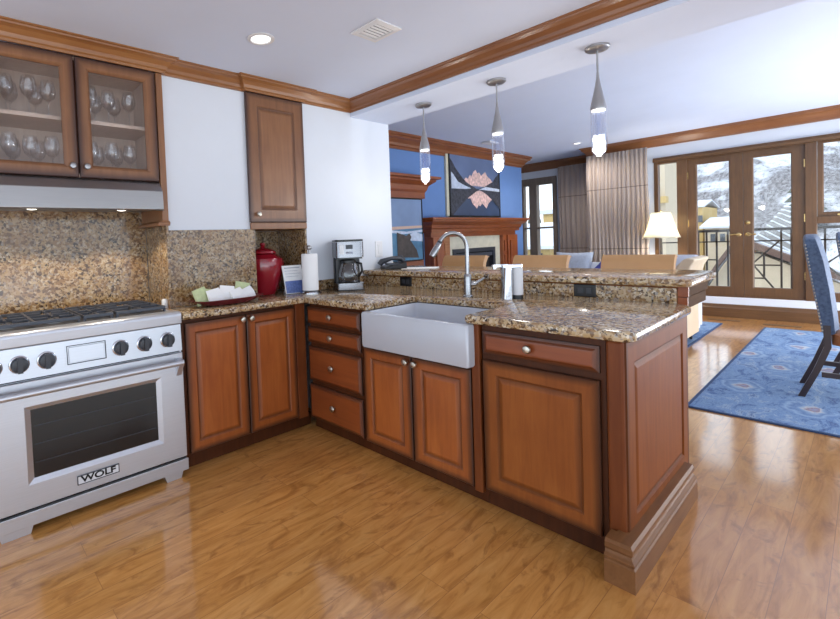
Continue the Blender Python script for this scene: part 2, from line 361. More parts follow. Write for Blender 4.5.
def arc_pts(cx, cy, r, a0, a1, n=6):
    return [(cx+r*math.cos(math.radians(a0+(a1-a0)*i/n)), cy+r*math.sin(math.radians(a0+(a1-a0)*i/n))) for i in range(n+1)]
def rrect(x0, x1, y0, y1, r, n=5):
    return arc_pts(x1-r, y1-r, r, 0, 90, n)+arc_pts(x0+r, y1-r, r, 90, 180, n)+arc_pts(x0+r, y0+r, r, 180, 270, n)+arc_pts(x1-r, y0+r, r, 270, 360, n)
def slab(bm, poly, z0, z1, e=.013):
    # stone slab with an eased edge
    P = [Vector((x, y)) for x, y in poly]; n = len(P)
    area2 = sum(P[i].x*P[(i+1) % n].y-P[(i+1) % n].x*P[i].y for i in range(n)); sg = 1 if area2 > 0 else -1
    def ins(d):
        out = []
        for i in range(n):
            d0 = (P[i]-P[i-1]).normalized(); d1 = (P[(i+1) % n]-P[i]).normalized()
            n0 = Vector((-d0.y, d0.x))*sg; n1 = Vector((-d1.y, d1.x))*sg
            k = 1+n0.dot(n1); out.append(P[i]+(n0+n1)*(d/max(k, .3)))
        return out
    L = []
    for d, z in ((e*.8, z0), (e*.25, z0+e*.3), (0, z0+e), (0, z1-e), (e*.25, z1-e*.3), (e, z1)):
        L.append([(p.x, p.y, z) for p in ins(d)])
    loft(bm, L); return bm
def frameA(y0):   # faces -y : u = x, v = z, w outwards
    return lambda u, v, w_: (u, y0-w_, v)
def frameB(x0):   # faces -x : u = y
    return lambda u, v, w_: (x0-w_, u, v)
def rings(bm, T, u0, u1, v0, v1, prof, cap=True, back=True, glz=None):
    # nested rectangles: prof = [(inset, w)], optional glaze value per ring
    rows = []; lay = bm.verts.layers.float.get('glaze') or bm.verts.layers.float.new('glaze')
    for k, (i, w_) in enumerate(prof):
        r = [bm.verts.new(T(a, b_, w_)) for a, b_ in ((u0+i, v0+i), (u1-i, v0+i), (u1-i, v1-i), (u0+i, v1-i))]
        for q in r: q[lay] = glz[k] if glz else 0
        rows.append(r)
    for a, b_ in zip(rows, rows[1:]):
        for i in range(4): bm.faces.new((a[i], a[(i+1) % 4], b_[(i+1) % 4], b_[i]))
    if cap: bm.faces.new(rows[-1])
    if back: bm.faces.new(rows[0][::-1])
    return rows
def panel_door(T, u0, u1, v0, v1, fw_=.055, t=.02, g=1.):
    bm = B(); u0, u1 = min(u0, u1), max(u0, u1)
    pr = [(0, -t), (0, -.004), (.004, 0), (.016, 0), (.034, 0), (fw_, 0), (fw_+.006, -.007), (fw_+.012, -.008), (fw_+.03, -.002), (fw_+.034, -.001)]
    gz = [.95*g, .92*g, .85*g, .62*g, .14*g, .14*g, .5*g, .55*g, .12*g, .0]
    rings(bm, T, u0, u1, v0, v1, pr, glz=gz); return bm
def drawer_front(T, u0, u1, v0, v1, t=.02):
    bm = B(); u0, u1 = min(u0, u1), max(u0, u1)
    pr = [(0, -t), (0, -.01), (.012, -.007), (.02, -.001), (.026, 0), (.034, 0)]
    rings(bm, T, u0, u1, v0, v1, pr, glz=[.95, .9, .6, .45, .12, .05]); return bm
def glass_door(T, u0, u1, v0, v1, fw_=.055, t=.02):
    bm = B(); pr = [(fw_+.006, -t), (0, -t), (0, -.004), (.004, 0), (.012, 0), (.03, 0), (fw_-.012, 0), (fw_-.004, -.004), (fw_+.006, -.012), (fw_+.006, -t)]
    rings(bm, T, u0, u1, v0, v1, pr, cap=False, back=False, glz=[.9, .95, .95, .92, .8, .3, .05, .1, .3, .5])
    bmesh.ops.remove_doubles(bm, verts=bm.verts, dist=1e-5); return bm
def knob(T, u, v, r=.019, mat='nickel', parent=None):
    bm = B(); P0 = Vector(T(u, v, 0)); d = (Vector(T(u, v, 1))-P0)
    pr = [(.4*r, -.002), (.36*r, .010), (.75*r, .014), (r, .019), (r, .022), (.8*r, .027), (.3*r, .029)]
    a = d.orthogonal().normalized(); b_ = d.cross(a)
    loft(bm, [[P0+d*h+(math.cos(2*PI*i/16)*a+math.sin(2*PI*i/16)*b_)*q for i in range(16)] for q, h in pr])
    return obj('knob', bm, mat, parent, smooth=True)
def sweep(path, prof, side=1):
    # moulding: path of (x, y), profile of (offset to the right of travel, z)
    bm = B(); P = [Vector(p) for p in path]; L = []
    for i, p in enumerate(P):
        d0 = (P[i]-P[i-1]).normalized() if i else (P[1]-P[0]).normalized()
        d1 = (P[i+1]-P[i]).normalized() if i < len(P)-1 else d0
        n0 = Vector((d0.y, -d0.x))*side; n1 = Vector((d1.y, -d1.x))*side
        k = max(1+n0.dot(n1), .2); nn = (n0+n1)/k
        L.append([(p.x+nn.x*o_, p.y+nn.y*o_, z) for o_, z in prof])
    loft(bm, L); return bm
def text_mesh(s, size, depth, T):
    cu = bpy.data.curves.new('lettering', 'FONT'); cu.body = s; cu.size = size; cu.extrude = depth; cu.offset = .0012; cu.align_x = 'CENTER'; cu.align_y = 'CENTER'
    o = bpy.data.objects.new('lettering', cu); C.objects.link(o)
    me = bpy.data.meshes.new_from_object(o.evaluated_get(bpy.context.evaluated_depsgraph_get()))
    bm = B(); bm.from_mesh(me); bpy.data.objects.remove(o); bpy.data.curves.remove(cu); bpy.data.meshes.remove(me)
    for v in bm.verts: v.co = Vector(T(v.co.x, v.co.y, v.co.z))
    return bm

# ================================================================ SETTING
struct('floor', bx(-6, 7.7, -7.5, 2.6, -.12, 0), 'floor')
struct('ceiling', bx(-6, .745, -7.5, .9, 2.42, 2.52), 'ceil')
struct('ceiling.001', bx(1.21, 7.7, -7.5, 2.6, 2.69, 2.79), 'ceil')
struct('trim_1', bx(.745, 1.21, -7.5, .25, 2.30, 2.79), 'ceil')
struct('wall_range', bx(-4, .5, .62, .75, 0, 2.42), 'wall')
struct('wall_chase', bx(-.83, -.24, .262, .62, 0, 2.42), 'wall')
struct('wall_back', bx(.24, 1.21, .25, .62, 0, 2.79), 'wall')
struct('wall_left', bx(1.06, 1.21, .62, 1.6, 0, 2.79), 'wall')
struct('wall_fireplace', bx(1.06, 6.36, 1.6, 2.6, 0, 2.69), 'blue')
struct('wall_rear', bx(6.36, 7.7, 2.45, 2.6, 0, 2.69), 'wall')
# French door wall x = 6.63, openings y -.34 .. -3.0
bm = B(); box(bm, 6.63, 6.78, -7.5, -3.05, 0, 2.69); box(bm, 6.63, 6.78, -3.05, -.34, 2.36, 2.69); box(bm, 6.63, 6.78, -3.05, -.34, 0, .285)
box(bm, 6.63, 6.78, -.34, .56, 0, 2.69); box(bm, 6.78, 7.4, .45, .56, 0, 2.69)
struct('wall_french', bm, 'wall')
bm = B(); box(bm, 7.4, 7.55, 2.15, 2.6, 0, 2.69); box(bm, 7.4, 7.55, .45, 1.42, 0, 2.69); box(bm, 7.4, 7.55, 1.42, 2.15, 2.34, 2.69); box(bm, 7.4, 7.55, 1.42, 2.15, 0, .5)
struct('wall_window', bm, 'wall')

CP = [(0, 2.333), (.012, 2.333), (.014, 2.345), (.022, 2.352), (.028, 2.37), (.045, 2.392), (.066, 2.402), (.068, 2.41), (.078, 2.413), (.078, 2.42), (0, 2.42)]
kit = [(-1.76, .235), (-.83, .235), (-.83, .262), (-.255, .262), (-.255, .235), (.24, .235), (.24, .25), (.745, .25)]
struct('trim_2', sweep(kit, CP), 'crown')
# the beam side meets it in a mitre
bm = sweep([(.745, .25), (.745, -7.5)], CP)
for v in bm.verts:
    if v.co.y > 0: v.co.y -= (.745-v.co.x)
struct('trim_3', bm, 'crown_y')
CL = [(0, 2.54), (.02, 2.54), (.022, 2.56), (.04, 2.585), (.075, 2.63), (.1, 2.65), (.1, 2.672), (.115, 2.675), (.115, 2.69), (0, 2.69)]
struct('trim_4', sweep([(7.3, .56), (6.63, .56), (6.63, -7.5)], CL), 'crown_y')
CB = [(0, 2.5), (.02, 2.5), (.02, 2.53), (.04, 2.545), (.05, 2.575), (.09, 2.615), (.12, 2.63), (.12, 2.655), (.14, 2.66), (.14, 2.69), (0, 2.69)]
struct('trim_5', sweep([(1.21, 1.6), (6.36, 1.6), (6.36, 2.45)], CB), 'crown_b')
struct('trim_6', sweep([(7.4, 2.45), (7.4, .56)], CL), 'crown_y')
struct('trim_7', sweep([(6.62, -.34), (6.62, -3.05)], [(0, 2.3), (.05, 2.3), (.055, 2.33), (.03, 2.365), (0, 2.365)]), 'door_h')
struct('baseboard_french', sweep([(6.63, .5), (6.63, -7.5)], [(0, 0), (.03, 0), (.03, .13), (.02, .145), (.014, .18), (0, .185)]), 'door_h')

# French doors, side light, right window
def fpane(u0, u1, v0, v1, xf=6.70, t=.012): return bx(xf, xf+t, u0, u1, v0, v1)
def stile_frame(y0, y1, z0, z1, gy0, gy1, gz0, gz1, x0, x1):
    bm = B(); T = lambda u, v, w_: (x0+(x1-x0)*w_, u, v)
    a = [(y0, z0), (y1, z0), (y1, z1), (y0, z1)]; g = [(gy0, gz0), (gy1, gz0), (gy1, gz1), (gy0, gz1)]
    e = .012; gi = [(gy0-e*(1 if gy1 < gy0 else -1), gz0+e), (gy1+e*(1 if gy1 < gy0 else -1), gz0+e), (gy1+e*(1 if gy1 < gy0 else -1), gz1-e), (gy0-e*(1 if gy1 < gy0 else -1), gz1-e)]
    loops = [[T(u, v, 1) for u, v in a], [T(u, v, 0) for u, v in a], [T(u, v, 0) for u, v in g], [T(u, v, .3) for u, v in gi], [T(u, v, 1) for u, v in gi], [T(u, v, 1) for u, v in a]]
    loft(bm, loops, False, False); bmesh.ops.remove_doubles(bm, verts=bm.verts, dist=1e-5); return bm
def french(name, y0, y1, gy0, gy1, hy):
    d = struct(name, stile_frame(y0, y1, .3, 2.285, gy0, gy1, .42, 2.21, 6.655, 6.70), 'door')
    obj('pane', fpane(gy0+.005, gy1-.005, .415, 2.215, 6.672), 'glass', d)
    bm = B(); cyl(bm, (6.655, hy, 1.16), (6.60, hy, 1.16), .011); tube(bm, [(6.605, hy, 1.16), (6.60, hy+.03*(1 if y0 == -.74 else -1), 1.165), (6.605, hy+.085*(1 if y0 == -.74 else -1), 1.16)], .012)
    lathe(bm, [(.028, 0), (.028, -.008), (.02, -.012)], (6.655, hy, 1.16), axis='x', n=16)
    obj('handle', bm, 'brass', d, smooth=True)
    for z in (.55, 1.3, 2.0): obj('hinge', bx(6.645, 6.655, (y0 if y0 == -.74 else y1)-.012, (y0 if y0 == -.74 else y1)+.012, z, z+.1), 'brass', d)
    return d
d1 = french('door_1', -.74, -1.343, -.836, -1.21, -1.295)
d2 = french('door_2', -1.347, -1.93, -1.435, -1.815, -1.39)
bm = B(); lathe(bm, [(.026, 0), (.026, -.012), (.012, -.016)], (6.655, -1.39, 1.32), axis='x', n=16); obj('deadbolt', bm, 'brass', d2, smooth=True)
bm = B(); box(bm, 6.62, 6.74, -.34, -.39, .285, 2.34); box(bm, 6.62, 6.74, -.62, -.74, .285, 2.34); box(bm, 6.63, 6.74, -.39, -.62, 2.27, 2.34); box(bm, 6.63, 6.74, -.39, -.62, .285, .42)
w1 = struct('window_1', bm, 'door', bevel=.004); obj('pane', fpane(-.385, -.625, .41, 2.28), 'glass', w1)
bm = B(); box(bm, 6.62, 6.74, -.74, -1.93, 2.285, 2.345); box(bm, 6.64, 6.74, -.74, -1.93, .285, .30)
struct('trim_8', bm, 'door_h')
bm = B(); box(bm, 6.62, 6.74, -1.93, -2.03, .285, 2.345); box(bm, 6.62, 6.74, -2.95, -3.05, .285, 2.345); box(bm, 6.63, 6.74, -2.03, -2.95, 2.32, 2.345)
box(bm, 6.63, 6.74, -2.03, -2.95, 1.27, 1.36); box(bm, 6.63, 6.74, -2.03, -2.95, .285, .40)
w2 = struct('window_2', bm, 'door', bevel=.004)
obj('sash', stile_frame(-2.035, -2.945, 1.36, 2.32, -2.075, -2.905, 1.40, 2.285, 6.66, 6.70), 'door', w2)
obj('pane', fpane(-2.07, -2.91, 1.395, 2.29, 6.675), 'glass', w2); obj('pane', fpane(-2.03, -2.95, .395, 1.275), 'glass', w2)
obj('handle', bx(6.645, 6.66, -2.2, -2.3, 1.365, 1.385), 'brass', w2)
# small window on the far wall
bm = B(); box(bm, 7.38, 7.5, 1.42, 1.50, .45, 2.40); box(bm, 7.38, 7.5, 2.07, 2.15, .45, 2.40); box(bm, 7.38, 7.5, 1.5, 2.07, 2.26, 2.40); box(bm, 7.38, 7.5, 1.5, 2.07, .45, .55)
box(bm, 7.36, 7.5, 1.80, 1.95, .5, 2.3); box(bm, 7.39, 7.5, 1.5, 2.07, 1.385, 1.42)
w3 = struct('window_3', bm, 'winframe', bevel=.004); obj('pane', fpane(1.49, 2.08, .54, 2.27, 7.44), 'glass', w3)

# ================================================================ KITCHEN : RANGE RUN
# base cabinet with two doors
t = thing('base_cabinet', 'cherry wood base cabinet with two tall raised panel doors beside the range', 'cabinet', (-.46, .3, 0))
bm = B(); box(bm, -.884, 0.0, .02, .245, .085, .872); obj('body', bm, 'carcass', t)
obj('toe_kick', bx(-.884, .056, .056, .24, .002, .085), 'carcass', t)
TA, TB = frameA(0), frameB(0)
d = obj('door', panel_door(TA, -.862, -.468, .10, .852), 'cab', t); knob(TA, -.495, .825, parent=d)
d = obj('door', panel_door(TA, -.460, -.088, .10, .852), 'cab', t); knob(TA, -.432, .825, parent=d)
obj('corner_post', bx(-.082, -.002, .002, .06, .086, .872), 'post', t, bevel=.004)

# drawer stack
t = thing('drawer_cabinet', 'cherry wood cabinet with a stack of four drawers in the corner', 'cabinet', (.3, -.27, 0))
obj('body', bx(.02, .6, -.03, -.53, .085, .872), 'carcass', t)
obj('toe_kick', bx(.058, .3, -.0, -.534, .002, .085), 'carcass', t)
for (a, b_) in ((.735, .848), (.605, .712), (.345, .578), (.085, .318)):
    d = obj('drawer', drawer_front(TB, -.012, -.522, a, b_), 'cab_h', t)
    bm = B(); lathe(bm, [(.005, 0), (.006, -.012), (.017, -.016), (.021, -.021), (.019, -.026), (.008, -.03)], (0, -.265, (a+b_)/2+.005), axis='x', n=16)
    obj('pull', bm, 'nickel', d, smooth=True)
# sink base
t = thing('sink_cabinet', 'cherry wood cabinet with two doors under the white apron sink', 'cabinet', (.3, -.9, 0))
bm = B(); box(bm, .02, .6, -.54, -1.30, .085, .665); box(bm, .02, .6, -.54, -.585, .66, .872); box(bm, .02, .6, -1.295, -1.31, .66, .872); obj('body', bm, 'carcass', t)
obj('toe_kick', bx(.058, .3, -.536, -1.31, .002, .085), 'carcass', t)
d = obj('door', panel_door(TB, -.55, -.903, .085, .650), 'cab', t); knob(TB, -.878, .618, parent=d)
d = obj('door', panel_door(TB, -.911, -1.262, .085, .650), 'cab', t); knob(TB, -.937, .618, parent=d)
obj('stile', bx(0, .03, -1.268, -1.312, .07, .872), 'post', t, bevel=.006)
# right cabinet
t = thing('dishwasher_cabinet', 'cherry wood cabinet with one drawer over a wide panel right of the sink', 'cabinet', (.3, -1.56, 0))
obj('body', bx(.02, .6, -1.318, -1.83, .085, .872), 'carcass', t)
obj('toe_kick', bx(.058, .3, -1.312, -1.85, .002, .085), 'carcass', t)
d = obj('drawer', drawer_front(TB, -1.325, -1.812, .738, .842), 'cab_h', t); knob(TB, -1.545, .793, .018, parent=d)
obj('door', panel_door(TB, -1.325, -1.812, .10, .71, .062), 'panel', t)
# end panel with post and base moulding
t = thing('peninsula_end_panel', 'cherry wood end of the peninsula with one raised panel and a stepped base moulding', 'cabinet panel', (.44, -1.88, 0))
bm = B(); box(bm, 0, .06, -1.835, -1.895, .05, .872); obj('corner_post', bm, 'post', t, bevel=.01)
TE = frameA(-1.9)
d = obj('panel', panel_door(TE, .01, .885, .10, .873, .09, .02, .8), 'endp', t)

PB = [(-.005, 0), (.074, 0), (.074, .082), (.068, .088), (.072, .094), (.072, .1), (.062, .108), (.058, .118), (.064, .128), (.064, .146), (.056, .156), (-.005, .16)]
obj('base_moulding', sweep([(-.018, -1.848), (-.018, -1.872), (.80, -1.872)], PB, side=-1 if False else 1), 'basem', t)

o = obj('peninsula_back_panel', bx(.8725, .885, -1.864, .24, .001, .994), 'panel'); tag(o, 'plain wooden back of the peninsula under the raised bar, facing the living room', 'cabinet panel')
# countertop
top = [(-.884, -.03), (-.03, -.03), (-.03, -.615), (.425, -.615), (.425, -1.25), (.02, -1.25)] + arc_pts(-.005, -1.275, .025, 90, 180, 4) + \
      arc_pts(.02, -1.885, .05, 180, 270, 5) + arc_pts(.78, -1.875, .06, 270, 350, 5) + [(.853, -1.80), (.853, .248), (.222, .248), (.222, .598), (-.218, .598), (-.218, .248), (-.832, .248), (-.832, .615), (-.884, .615)]
ct = obj('granite_countertop', slab(B(), top[::-1], .874, .914), 'granite', smooth=True)
tag(ct, 'speckled tan granite countertop running round the corner to the sink and the peninsula end', 'countertop')
# backsplashes
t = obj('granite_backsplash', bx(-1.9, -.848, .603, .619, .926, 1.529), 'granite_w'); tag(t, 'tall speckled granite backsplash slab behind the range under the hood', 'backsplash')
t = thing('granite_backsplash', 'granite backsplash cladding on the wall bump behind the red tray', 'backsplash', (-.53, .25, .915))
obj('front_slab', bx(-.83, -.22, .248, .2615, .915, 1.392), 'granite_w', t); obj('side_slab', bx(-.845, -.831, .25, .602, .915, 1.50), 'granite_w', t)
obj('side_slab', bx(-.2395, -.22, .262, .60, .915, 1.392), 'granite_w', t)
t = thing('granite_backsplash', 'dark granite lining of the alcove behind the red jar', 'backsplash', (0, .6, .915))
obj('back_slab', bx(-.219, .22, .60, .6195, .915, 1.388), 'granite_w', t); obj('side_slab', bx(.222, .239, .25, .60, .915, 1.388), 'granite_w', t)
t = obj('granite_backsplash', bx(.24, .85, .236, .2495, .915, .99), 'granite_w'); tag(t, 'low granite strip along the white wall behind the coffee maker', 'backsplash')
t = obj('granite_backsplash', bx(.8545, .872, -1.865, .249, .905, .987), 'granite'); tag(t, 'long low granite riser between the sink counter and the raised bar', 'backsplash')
# bar
bar = [(.82, .248)] + arc_pts(.85, -1.90, .03, 180, 270, 4) + arc_pts(1.36, -1.83, .10, 270, 360, 6) + [(1.46, .248)]
t = thing('breakfast_bar_top', 'raised granite bar top behind the sink with a wooden apron at its end', 'bar top', (1.1, -.9, .996))
obj('slab', slab(B(), bar, .996, 1.036, .014), 'granite', t, smooth=True)
bm = B(); box(bm, .886, 1.30, -1.905, -.2, .945, .995); box(bm, .886, 1.28, -1.90, -.2, .885, .942)
obj('apron', bm, 'apron', t, bevel=.003)
bm = B(); box(bm, .8725, .8855, -1.908, -1.866, .945, .995); box(bm, .8725, .8855, -1.905, -1.866, .885, .942)
obj('end_block', bm, 'mantel_z', t, label='red-brown wooden end block of the bar apron')

# ---------------------------------------------------------------- range
RX0, RX1 = -1.800, -.895
t = thing('range', 'stainless steel gas range with black knobs and a dark oven window', 'range', (-1.345, .3, 0))
obj('body', bx(RX0, RX1, -.004, .60, .11, .90), 'steel', t)
bm = B()
prof = [(.08, .926), (-.012, .926), (-.024, .918), (-.027, .905), (-.024, .862), (-.006, .856), (.08, .856)]
loft(bm, [[(x, y, z) for y, z in prof] for x in (RX0-.004, RX1+.004)]); obj('front_rail', bm, 'steel', t, bevel=.003)
bm = B(); prof = [(.02, .855), (-.012, .855), (-.02, .71), (.02, .71)]
loft(bm, [[(x, y, z) for y, z in prof] for x in (RX0, RX1)]); cp = obj('control_panel', bm, 'steel', t)
TP = lambda u, v, w_: (u, -.012-.008*(.855-v)/.145-w_, v)
bm = B(); rings(bm, TP, -1.475, -1.285, .735, .838, [(0, -.002), (0, .003), (.006, .003), (.008, -.001), (.014, -.001), (.016, .004)]); obj('display_cover', bm, 'steel', cp)
bm = B(); rings(bm, TP, -1.469, -1.291, .741, .832, [(0, .0), (0, .0036), (.004, .0036), (.004, 0)], cap=False, back=False); obj('cover_outline', bm, 'dgrey', cp)
for kx in (-1.765, -1.662, -1.553, -1.222, -1.100, -.975):
    bm = B(); lathe(bm, [(.041, .004), (.041, -.004), (.037, -.007)], (kx, -.018, .782), axis='y', n=24); kb = obj('knob_bezel', bm, 'chrome', cp, smooth=True)
    bm = B(); lathe(bm, [(.0355, -.002), (.0355, -.02), (.031, -.03), (.024, -.032)], (kx, -.018, .782), axis='y', n=24)
    box(bm, kx-.010, kx+.010, -.062, -.045, .748, .816); obj('knob', bm, 'dgrey', kb, smooth=True)
# door
bm = B(); TD = frameA(-.03)
rings(bm, TD, RX0+.003, RX1-.003, .115, .70, [(0, -.03), (0, -.003), (.003, 0), (.006, 0)], cap=False)
T0 = TD; o_ = [(RX0+.009, .121), (RX1-.009, .121), (RX1-.009, .694), (RX0+.009, .694)]
i_ = [(-1.655, .225), (-1.025, .225), (-1.025, .585), (-1.655, .585)]; j_ = [(-1.63, .248), (-1.05, .248), (-1.05, .565), (-1.63, .565)]
loft(bm, [[TD(u, v, 0) for u, v in o_], [TD(u, v, 0) for u, v in i_], [TD(u, v, -.012) for u, v in j_]], False, False)
dr = obj('oven_door', bm, 'steel', t)
obj('oven_window', bx(-1.64, -1.04, -.0165, -.008, .24, .575), 'ovenglass', dr)
for z in (.315, .40, .485): obj('rack', bx(-1.62, -1.06, -.0176, -.0168, z, z+.0035), 'dgrey', dr)
bm = B(); cyl(bm, (RX0+.0, -.075, .655), (RX1-.02, -.075, .655), .0155, n=20)
for x in (RX0+.03, RX1-.03):
    loft(bm, [[(x-.014, -.03, .675), (x+.014, -.03, .675), (x+.014, -.03, .575), (x-.014, -.03, .575)], [(x-.014, -.08, .668), (x+.014, -.08, .668), (x+.014, -.08, .645), (x-.014, -.08, .645)]])
obj('handle', bm, 'steel', dr, smooth=True)
bd = obj('badge', bx(-1.455, -1.265, -.035, -.029, .155, .195), 'badge', dr, label='small steel name plate with engraved letters')
bm = B(); rings(bm, frameA(-.035), -1.457, -1.263, .153, .197, [(0, -.004), (0, .001), (.004, .001), (.004, -.004)], cap=False, back=False); obj('border', bm, 'dgrey', bd)
obj('lettering', text_mesh('WOLF', .042, .0012, lambda u, v, w_: (-1.36+u*1.35, -.0355-w_, .1755+v)), 'gap', bd)
obj('vent_gap', bx(RX0+.01, RX1-.01, -.006, -.002, .702, .708), 'gap', t)
obj('kick_gap', bx(RX0+.005, RX1-.005, -.008, .02, .098, .114), 'gap', t)
obj('kick_panel', bx(RX0-.003, RX1+.003, -.028, .0, .036, .10), 'steel', t, bevel=.002)
for x0, x1, s in ((RX0+.02, RX0+.155, 1), (RX1-.135, RX1-.03, -1)):
    bm = B(); prism(bm, [(x0, -.026), (x1, -.026), (x1, .03), (x0, .03)], .001, .037)
    for v in bm.verts:
        if v.co.z < .02: v.co.x += .012 if v.co.x < (x0+x1)/2 else -.012
    obj('leg', bm, 'steel', t)
for x0 in (RX0+.03, RX1-.1): obj('rear_leg', bx(x0, x0+.06, .5, .56, .001, .11), 'iron', t)
obj('underbody', bx(RX0+.02, RX1-.02, .10, .58, .037, .11), 'gap', t)
bm = B(); box(bm, RX0, RX1, .08, .601, .90, .922); obj('cooktop', bm, 'steel', t, bevel=.003)
obj('burner_well', bx(RX0+.03, RX1-.03, .10, .57, .9215, .924), 'dgrey', t)
def grate(x0, x1, nc):
    bm = B(); b_ = .014; z0, z1 = .937, .955
    for y in (.105, .335, .565): box(bm, x0, x1, y-b_/2, y+b_/2, z0, z1)
    for k in range(nc+1):
        x = x0+(x1-x0)*k/nc; box(bm, max(x0, x-b_/2), min(x1, x+b_/2), .105, .565, z0, z1)
    for y in (.22, .45):
        for k in range(nc):
            cx = x0+(x1-x0)*(k+.5)/nc; hw = (x1-x0)/nc/2
            for s in (-1, 1):
                box(bm, cx+s*hw*.25, cx+s*hw, y-.006, y+.006, z0+.004, z1); box(bm, cx-.006, cx+.006, y+s*.035, y+s*.115, z0+.004, z1)
    for x in (x0, x1-b_):
        for y in (.1, .56): box(bm, x, x+b_, y, y+.012, .9225, z0)
    g = obj('grate', bm, 'iron', t, bevel=.003)
    for y in (.22, .45):
        for k in range(nc):
            bm = B(); lathe(bm, [(.05, 0), (.05, .006), (.036, .01), (.034, .016), (.0, .018)], (x0+(x1-x0)*(k+.5)/nc, y, .9235), n=18)
            obj('burner', bm, 'pewter' if nc == 2 else 'iron', t, smooth=True)
grate(-1.785, -1.375, 2); grate(-1.362, -1.215, 1); grate(-1.202, -.93, 1)
# hood
t = thing('range_hood', 'brushed steel range hood below the glass-front cabinet', 'range hood', (-1.33, .4, 1.53))
bm = B(); prof = [(.603, 1.683), (.25, 1.683), (.20, 1.622), (.195, 1.515), (.205, 1.505), (.215, 1.515), (.603, 1.53)]
loft(bm, [[(x, y, z) for y, z in prof] for x in (-1.76, -.874)]); obj('canopy', bm, 'steel_h', t, bevel=.003)
for x in (-1.54, -1.10):
    bm = B(); lathe(bm, [(.034, .004), (.034, -.004), (.028, -.006)], (x, .25, 1.5185), n=20); r = obj('light_ring', bm, 'chrome', t, smooth=True)
    bm = B(); lathe(bm, [(.027, -.0065), (.02, -.010), (.006, -.012)], (x, .25, 1.5185), n=20); obj('lamp', bm, 'bulb', r, smooth=True)
for x in (-1.54, -1.10):
    d = bpy.data.lights.new('hood_lamp_light', 'SPOT'); d.energy = 6; d.spot_size = 2.0; d.shadow_soft_size = .03; d.color = (1, .88, .7)
    o = bpy.data.objects.new('hood_lamp_light', d); C.objects.link(o); o.location = (x, .27, 1.495)

# glass-front wall cabinet
t = thing('glass_wall_cabinet', 'wooden wall cabinet with two glass doors above the range hood', 'cabinet', (-1.3, .4, 1.70))
bm = B(); x0, x1 = -1.76, -.872
box(bm, x0, x1, .256, .602, 1.685, 1.707); box(bm, x0, x1, .256, .602, 2.315, 2.335); box(bm, x0, x0+.02, .256, .602, 1.707, 2.315); box(bm, x1-.02, x1, .256, .602, 1.707, 2.315)
box(bm, x0+.02, x1-.02, .59, .602, 1.707, 2.315)
M['cabin'] = wood('cabinet_inside_wood', srgb(196, 172, 156), srgb(210, 188, 172), srgb(222, 202, 186), 'z')
obj('body', bm, 'cabin', t)
obj('centre_stile', bx(-1.335, -1.285, .2555, .275, 1.7075, 2.3145), 'carcass', t)
obj('shelf', bx(x0+.021, x1-.021, .30, .589, 1.995, 2.015), 'cabin', t)
TU = frameA(.235)
for u0, u1, k in ((-1.755, -1.314, -1.345), (-1.306, -.876, -1.275)):
    d = obj('door', glass_door(TU, u0, u1, 1.6845, 2.331, .062), 'cab_up', t)
    obj('pane', bx(u0+.058, u1-.058, .2485, .2525, 1.748, 2.273), 'cabglass', d)
    knob(TU, k, 1.742, .017, 'pewter', parent=d)
obj('side_stile', bx(-.870, -.832, .236, .601, 1.45, 2.332), 'cab_up', t, bevel=.003)
bm = B(); loft(bm, [[(x, y, z) for x, y in ((-.874, .236), (-.829, .236), (-.829, .60), (-.874, .60))] for z in (1.45,)] + [[(-.90, .228, 1.437), (-.826, .228, 1.437), (-.826, .60, 1.437), (-.90, .60, 1.437)], [(-.90, .23, 1.42), (-.828, .23, 1.42), (-.828, .60, 1.42), (-.90, .60, 1.42)]])
obj('stile_foot', bm, 'cab_up', t)
# small wall cabinet
t = thing('wall_cabinet', 'narrow wooden wall cabinet with one raised panel door over the alcove', 'cabinet', (0, .4, 1.39))
obj('body', bx(-.236, .239, .256, .60, 1.39, 2.332), 'cab_up', t)
bm = B(); box(bm, -.252, .239, .24, .256, 1.39, 1.436); obj('bottom_rail', bm, 'cab_up', t, bevel=.004)
d = obj('door', panel_door(TU, -.254, .237, 1.44, 2.331, .085), 'cab_up', t); knob(TU, -.195, 1.495, .017, parent=d)

# wine glasses
def wine(scale=1):
    bm = B()
    lathe(bm, [(.033, .0), (.033, .002), (.006, .006), (.0038, .012), (.0038, .085), (.012, .095), (.032, .115), (.040, .14), (.038, .168), (.030, .205), (.0288, .205), (.0365, .168), (.0385, .14), (.030, .117), (.004, .098)], (0, 0, 0), n=20)
    return bm
g0 = obj('wine_glass', wine(), 'stem', smooth=True)
spots = []
for zi, z in enumerate((2.0152, 1.7072)):
    for j, x in enumerate((-1.69, -1.61, -1.51, -1.415)): spots.append((x, .36+.03*((j+zi) % 2), z, 'left', j, zi))
    for j, x in enumerate((-1.21, -1.105, -.995)): spots.append((x, .36+.025*((j+zi) % 2), z, 'right', j, zi))
    for j, x in enumerate((-1.58, -1.46)): spots.append((x, .50, z, 'leftb', j, zi))
    for j, x in enumerate((-1.15, -1.04)): spots.append((x, .50, z, 'rightb', j, zi))
ORD = {'left': ('first', 'second', 'third', 'fourth'), 'right': ('first', 'second', 'third')}
for i, (x, y, z, sd_, j, zi) in enumerate(spots):
    o = g0 if i == 0 else g0.copy()
    if i: C.objects.link(o)
    o.location = (x, y, z); row = 'upper' if zi == 0 else 'lower'; side = 'left' if sd_.startswith('left') else 'right'
    if sd_.endswith('b'): lab = 'clear wine glass, %s shelf, %s glass door, back row, %s of two' % (row, side, ('left', 'right')[j])
    else: lab = 'clear wine glass, %s shelf, %s glass door, front row, %s from left' % (row, side, ORD[side][j])
    tag(o, lab, 'wine glass', 'wine glasses in the glass-front cabinet')

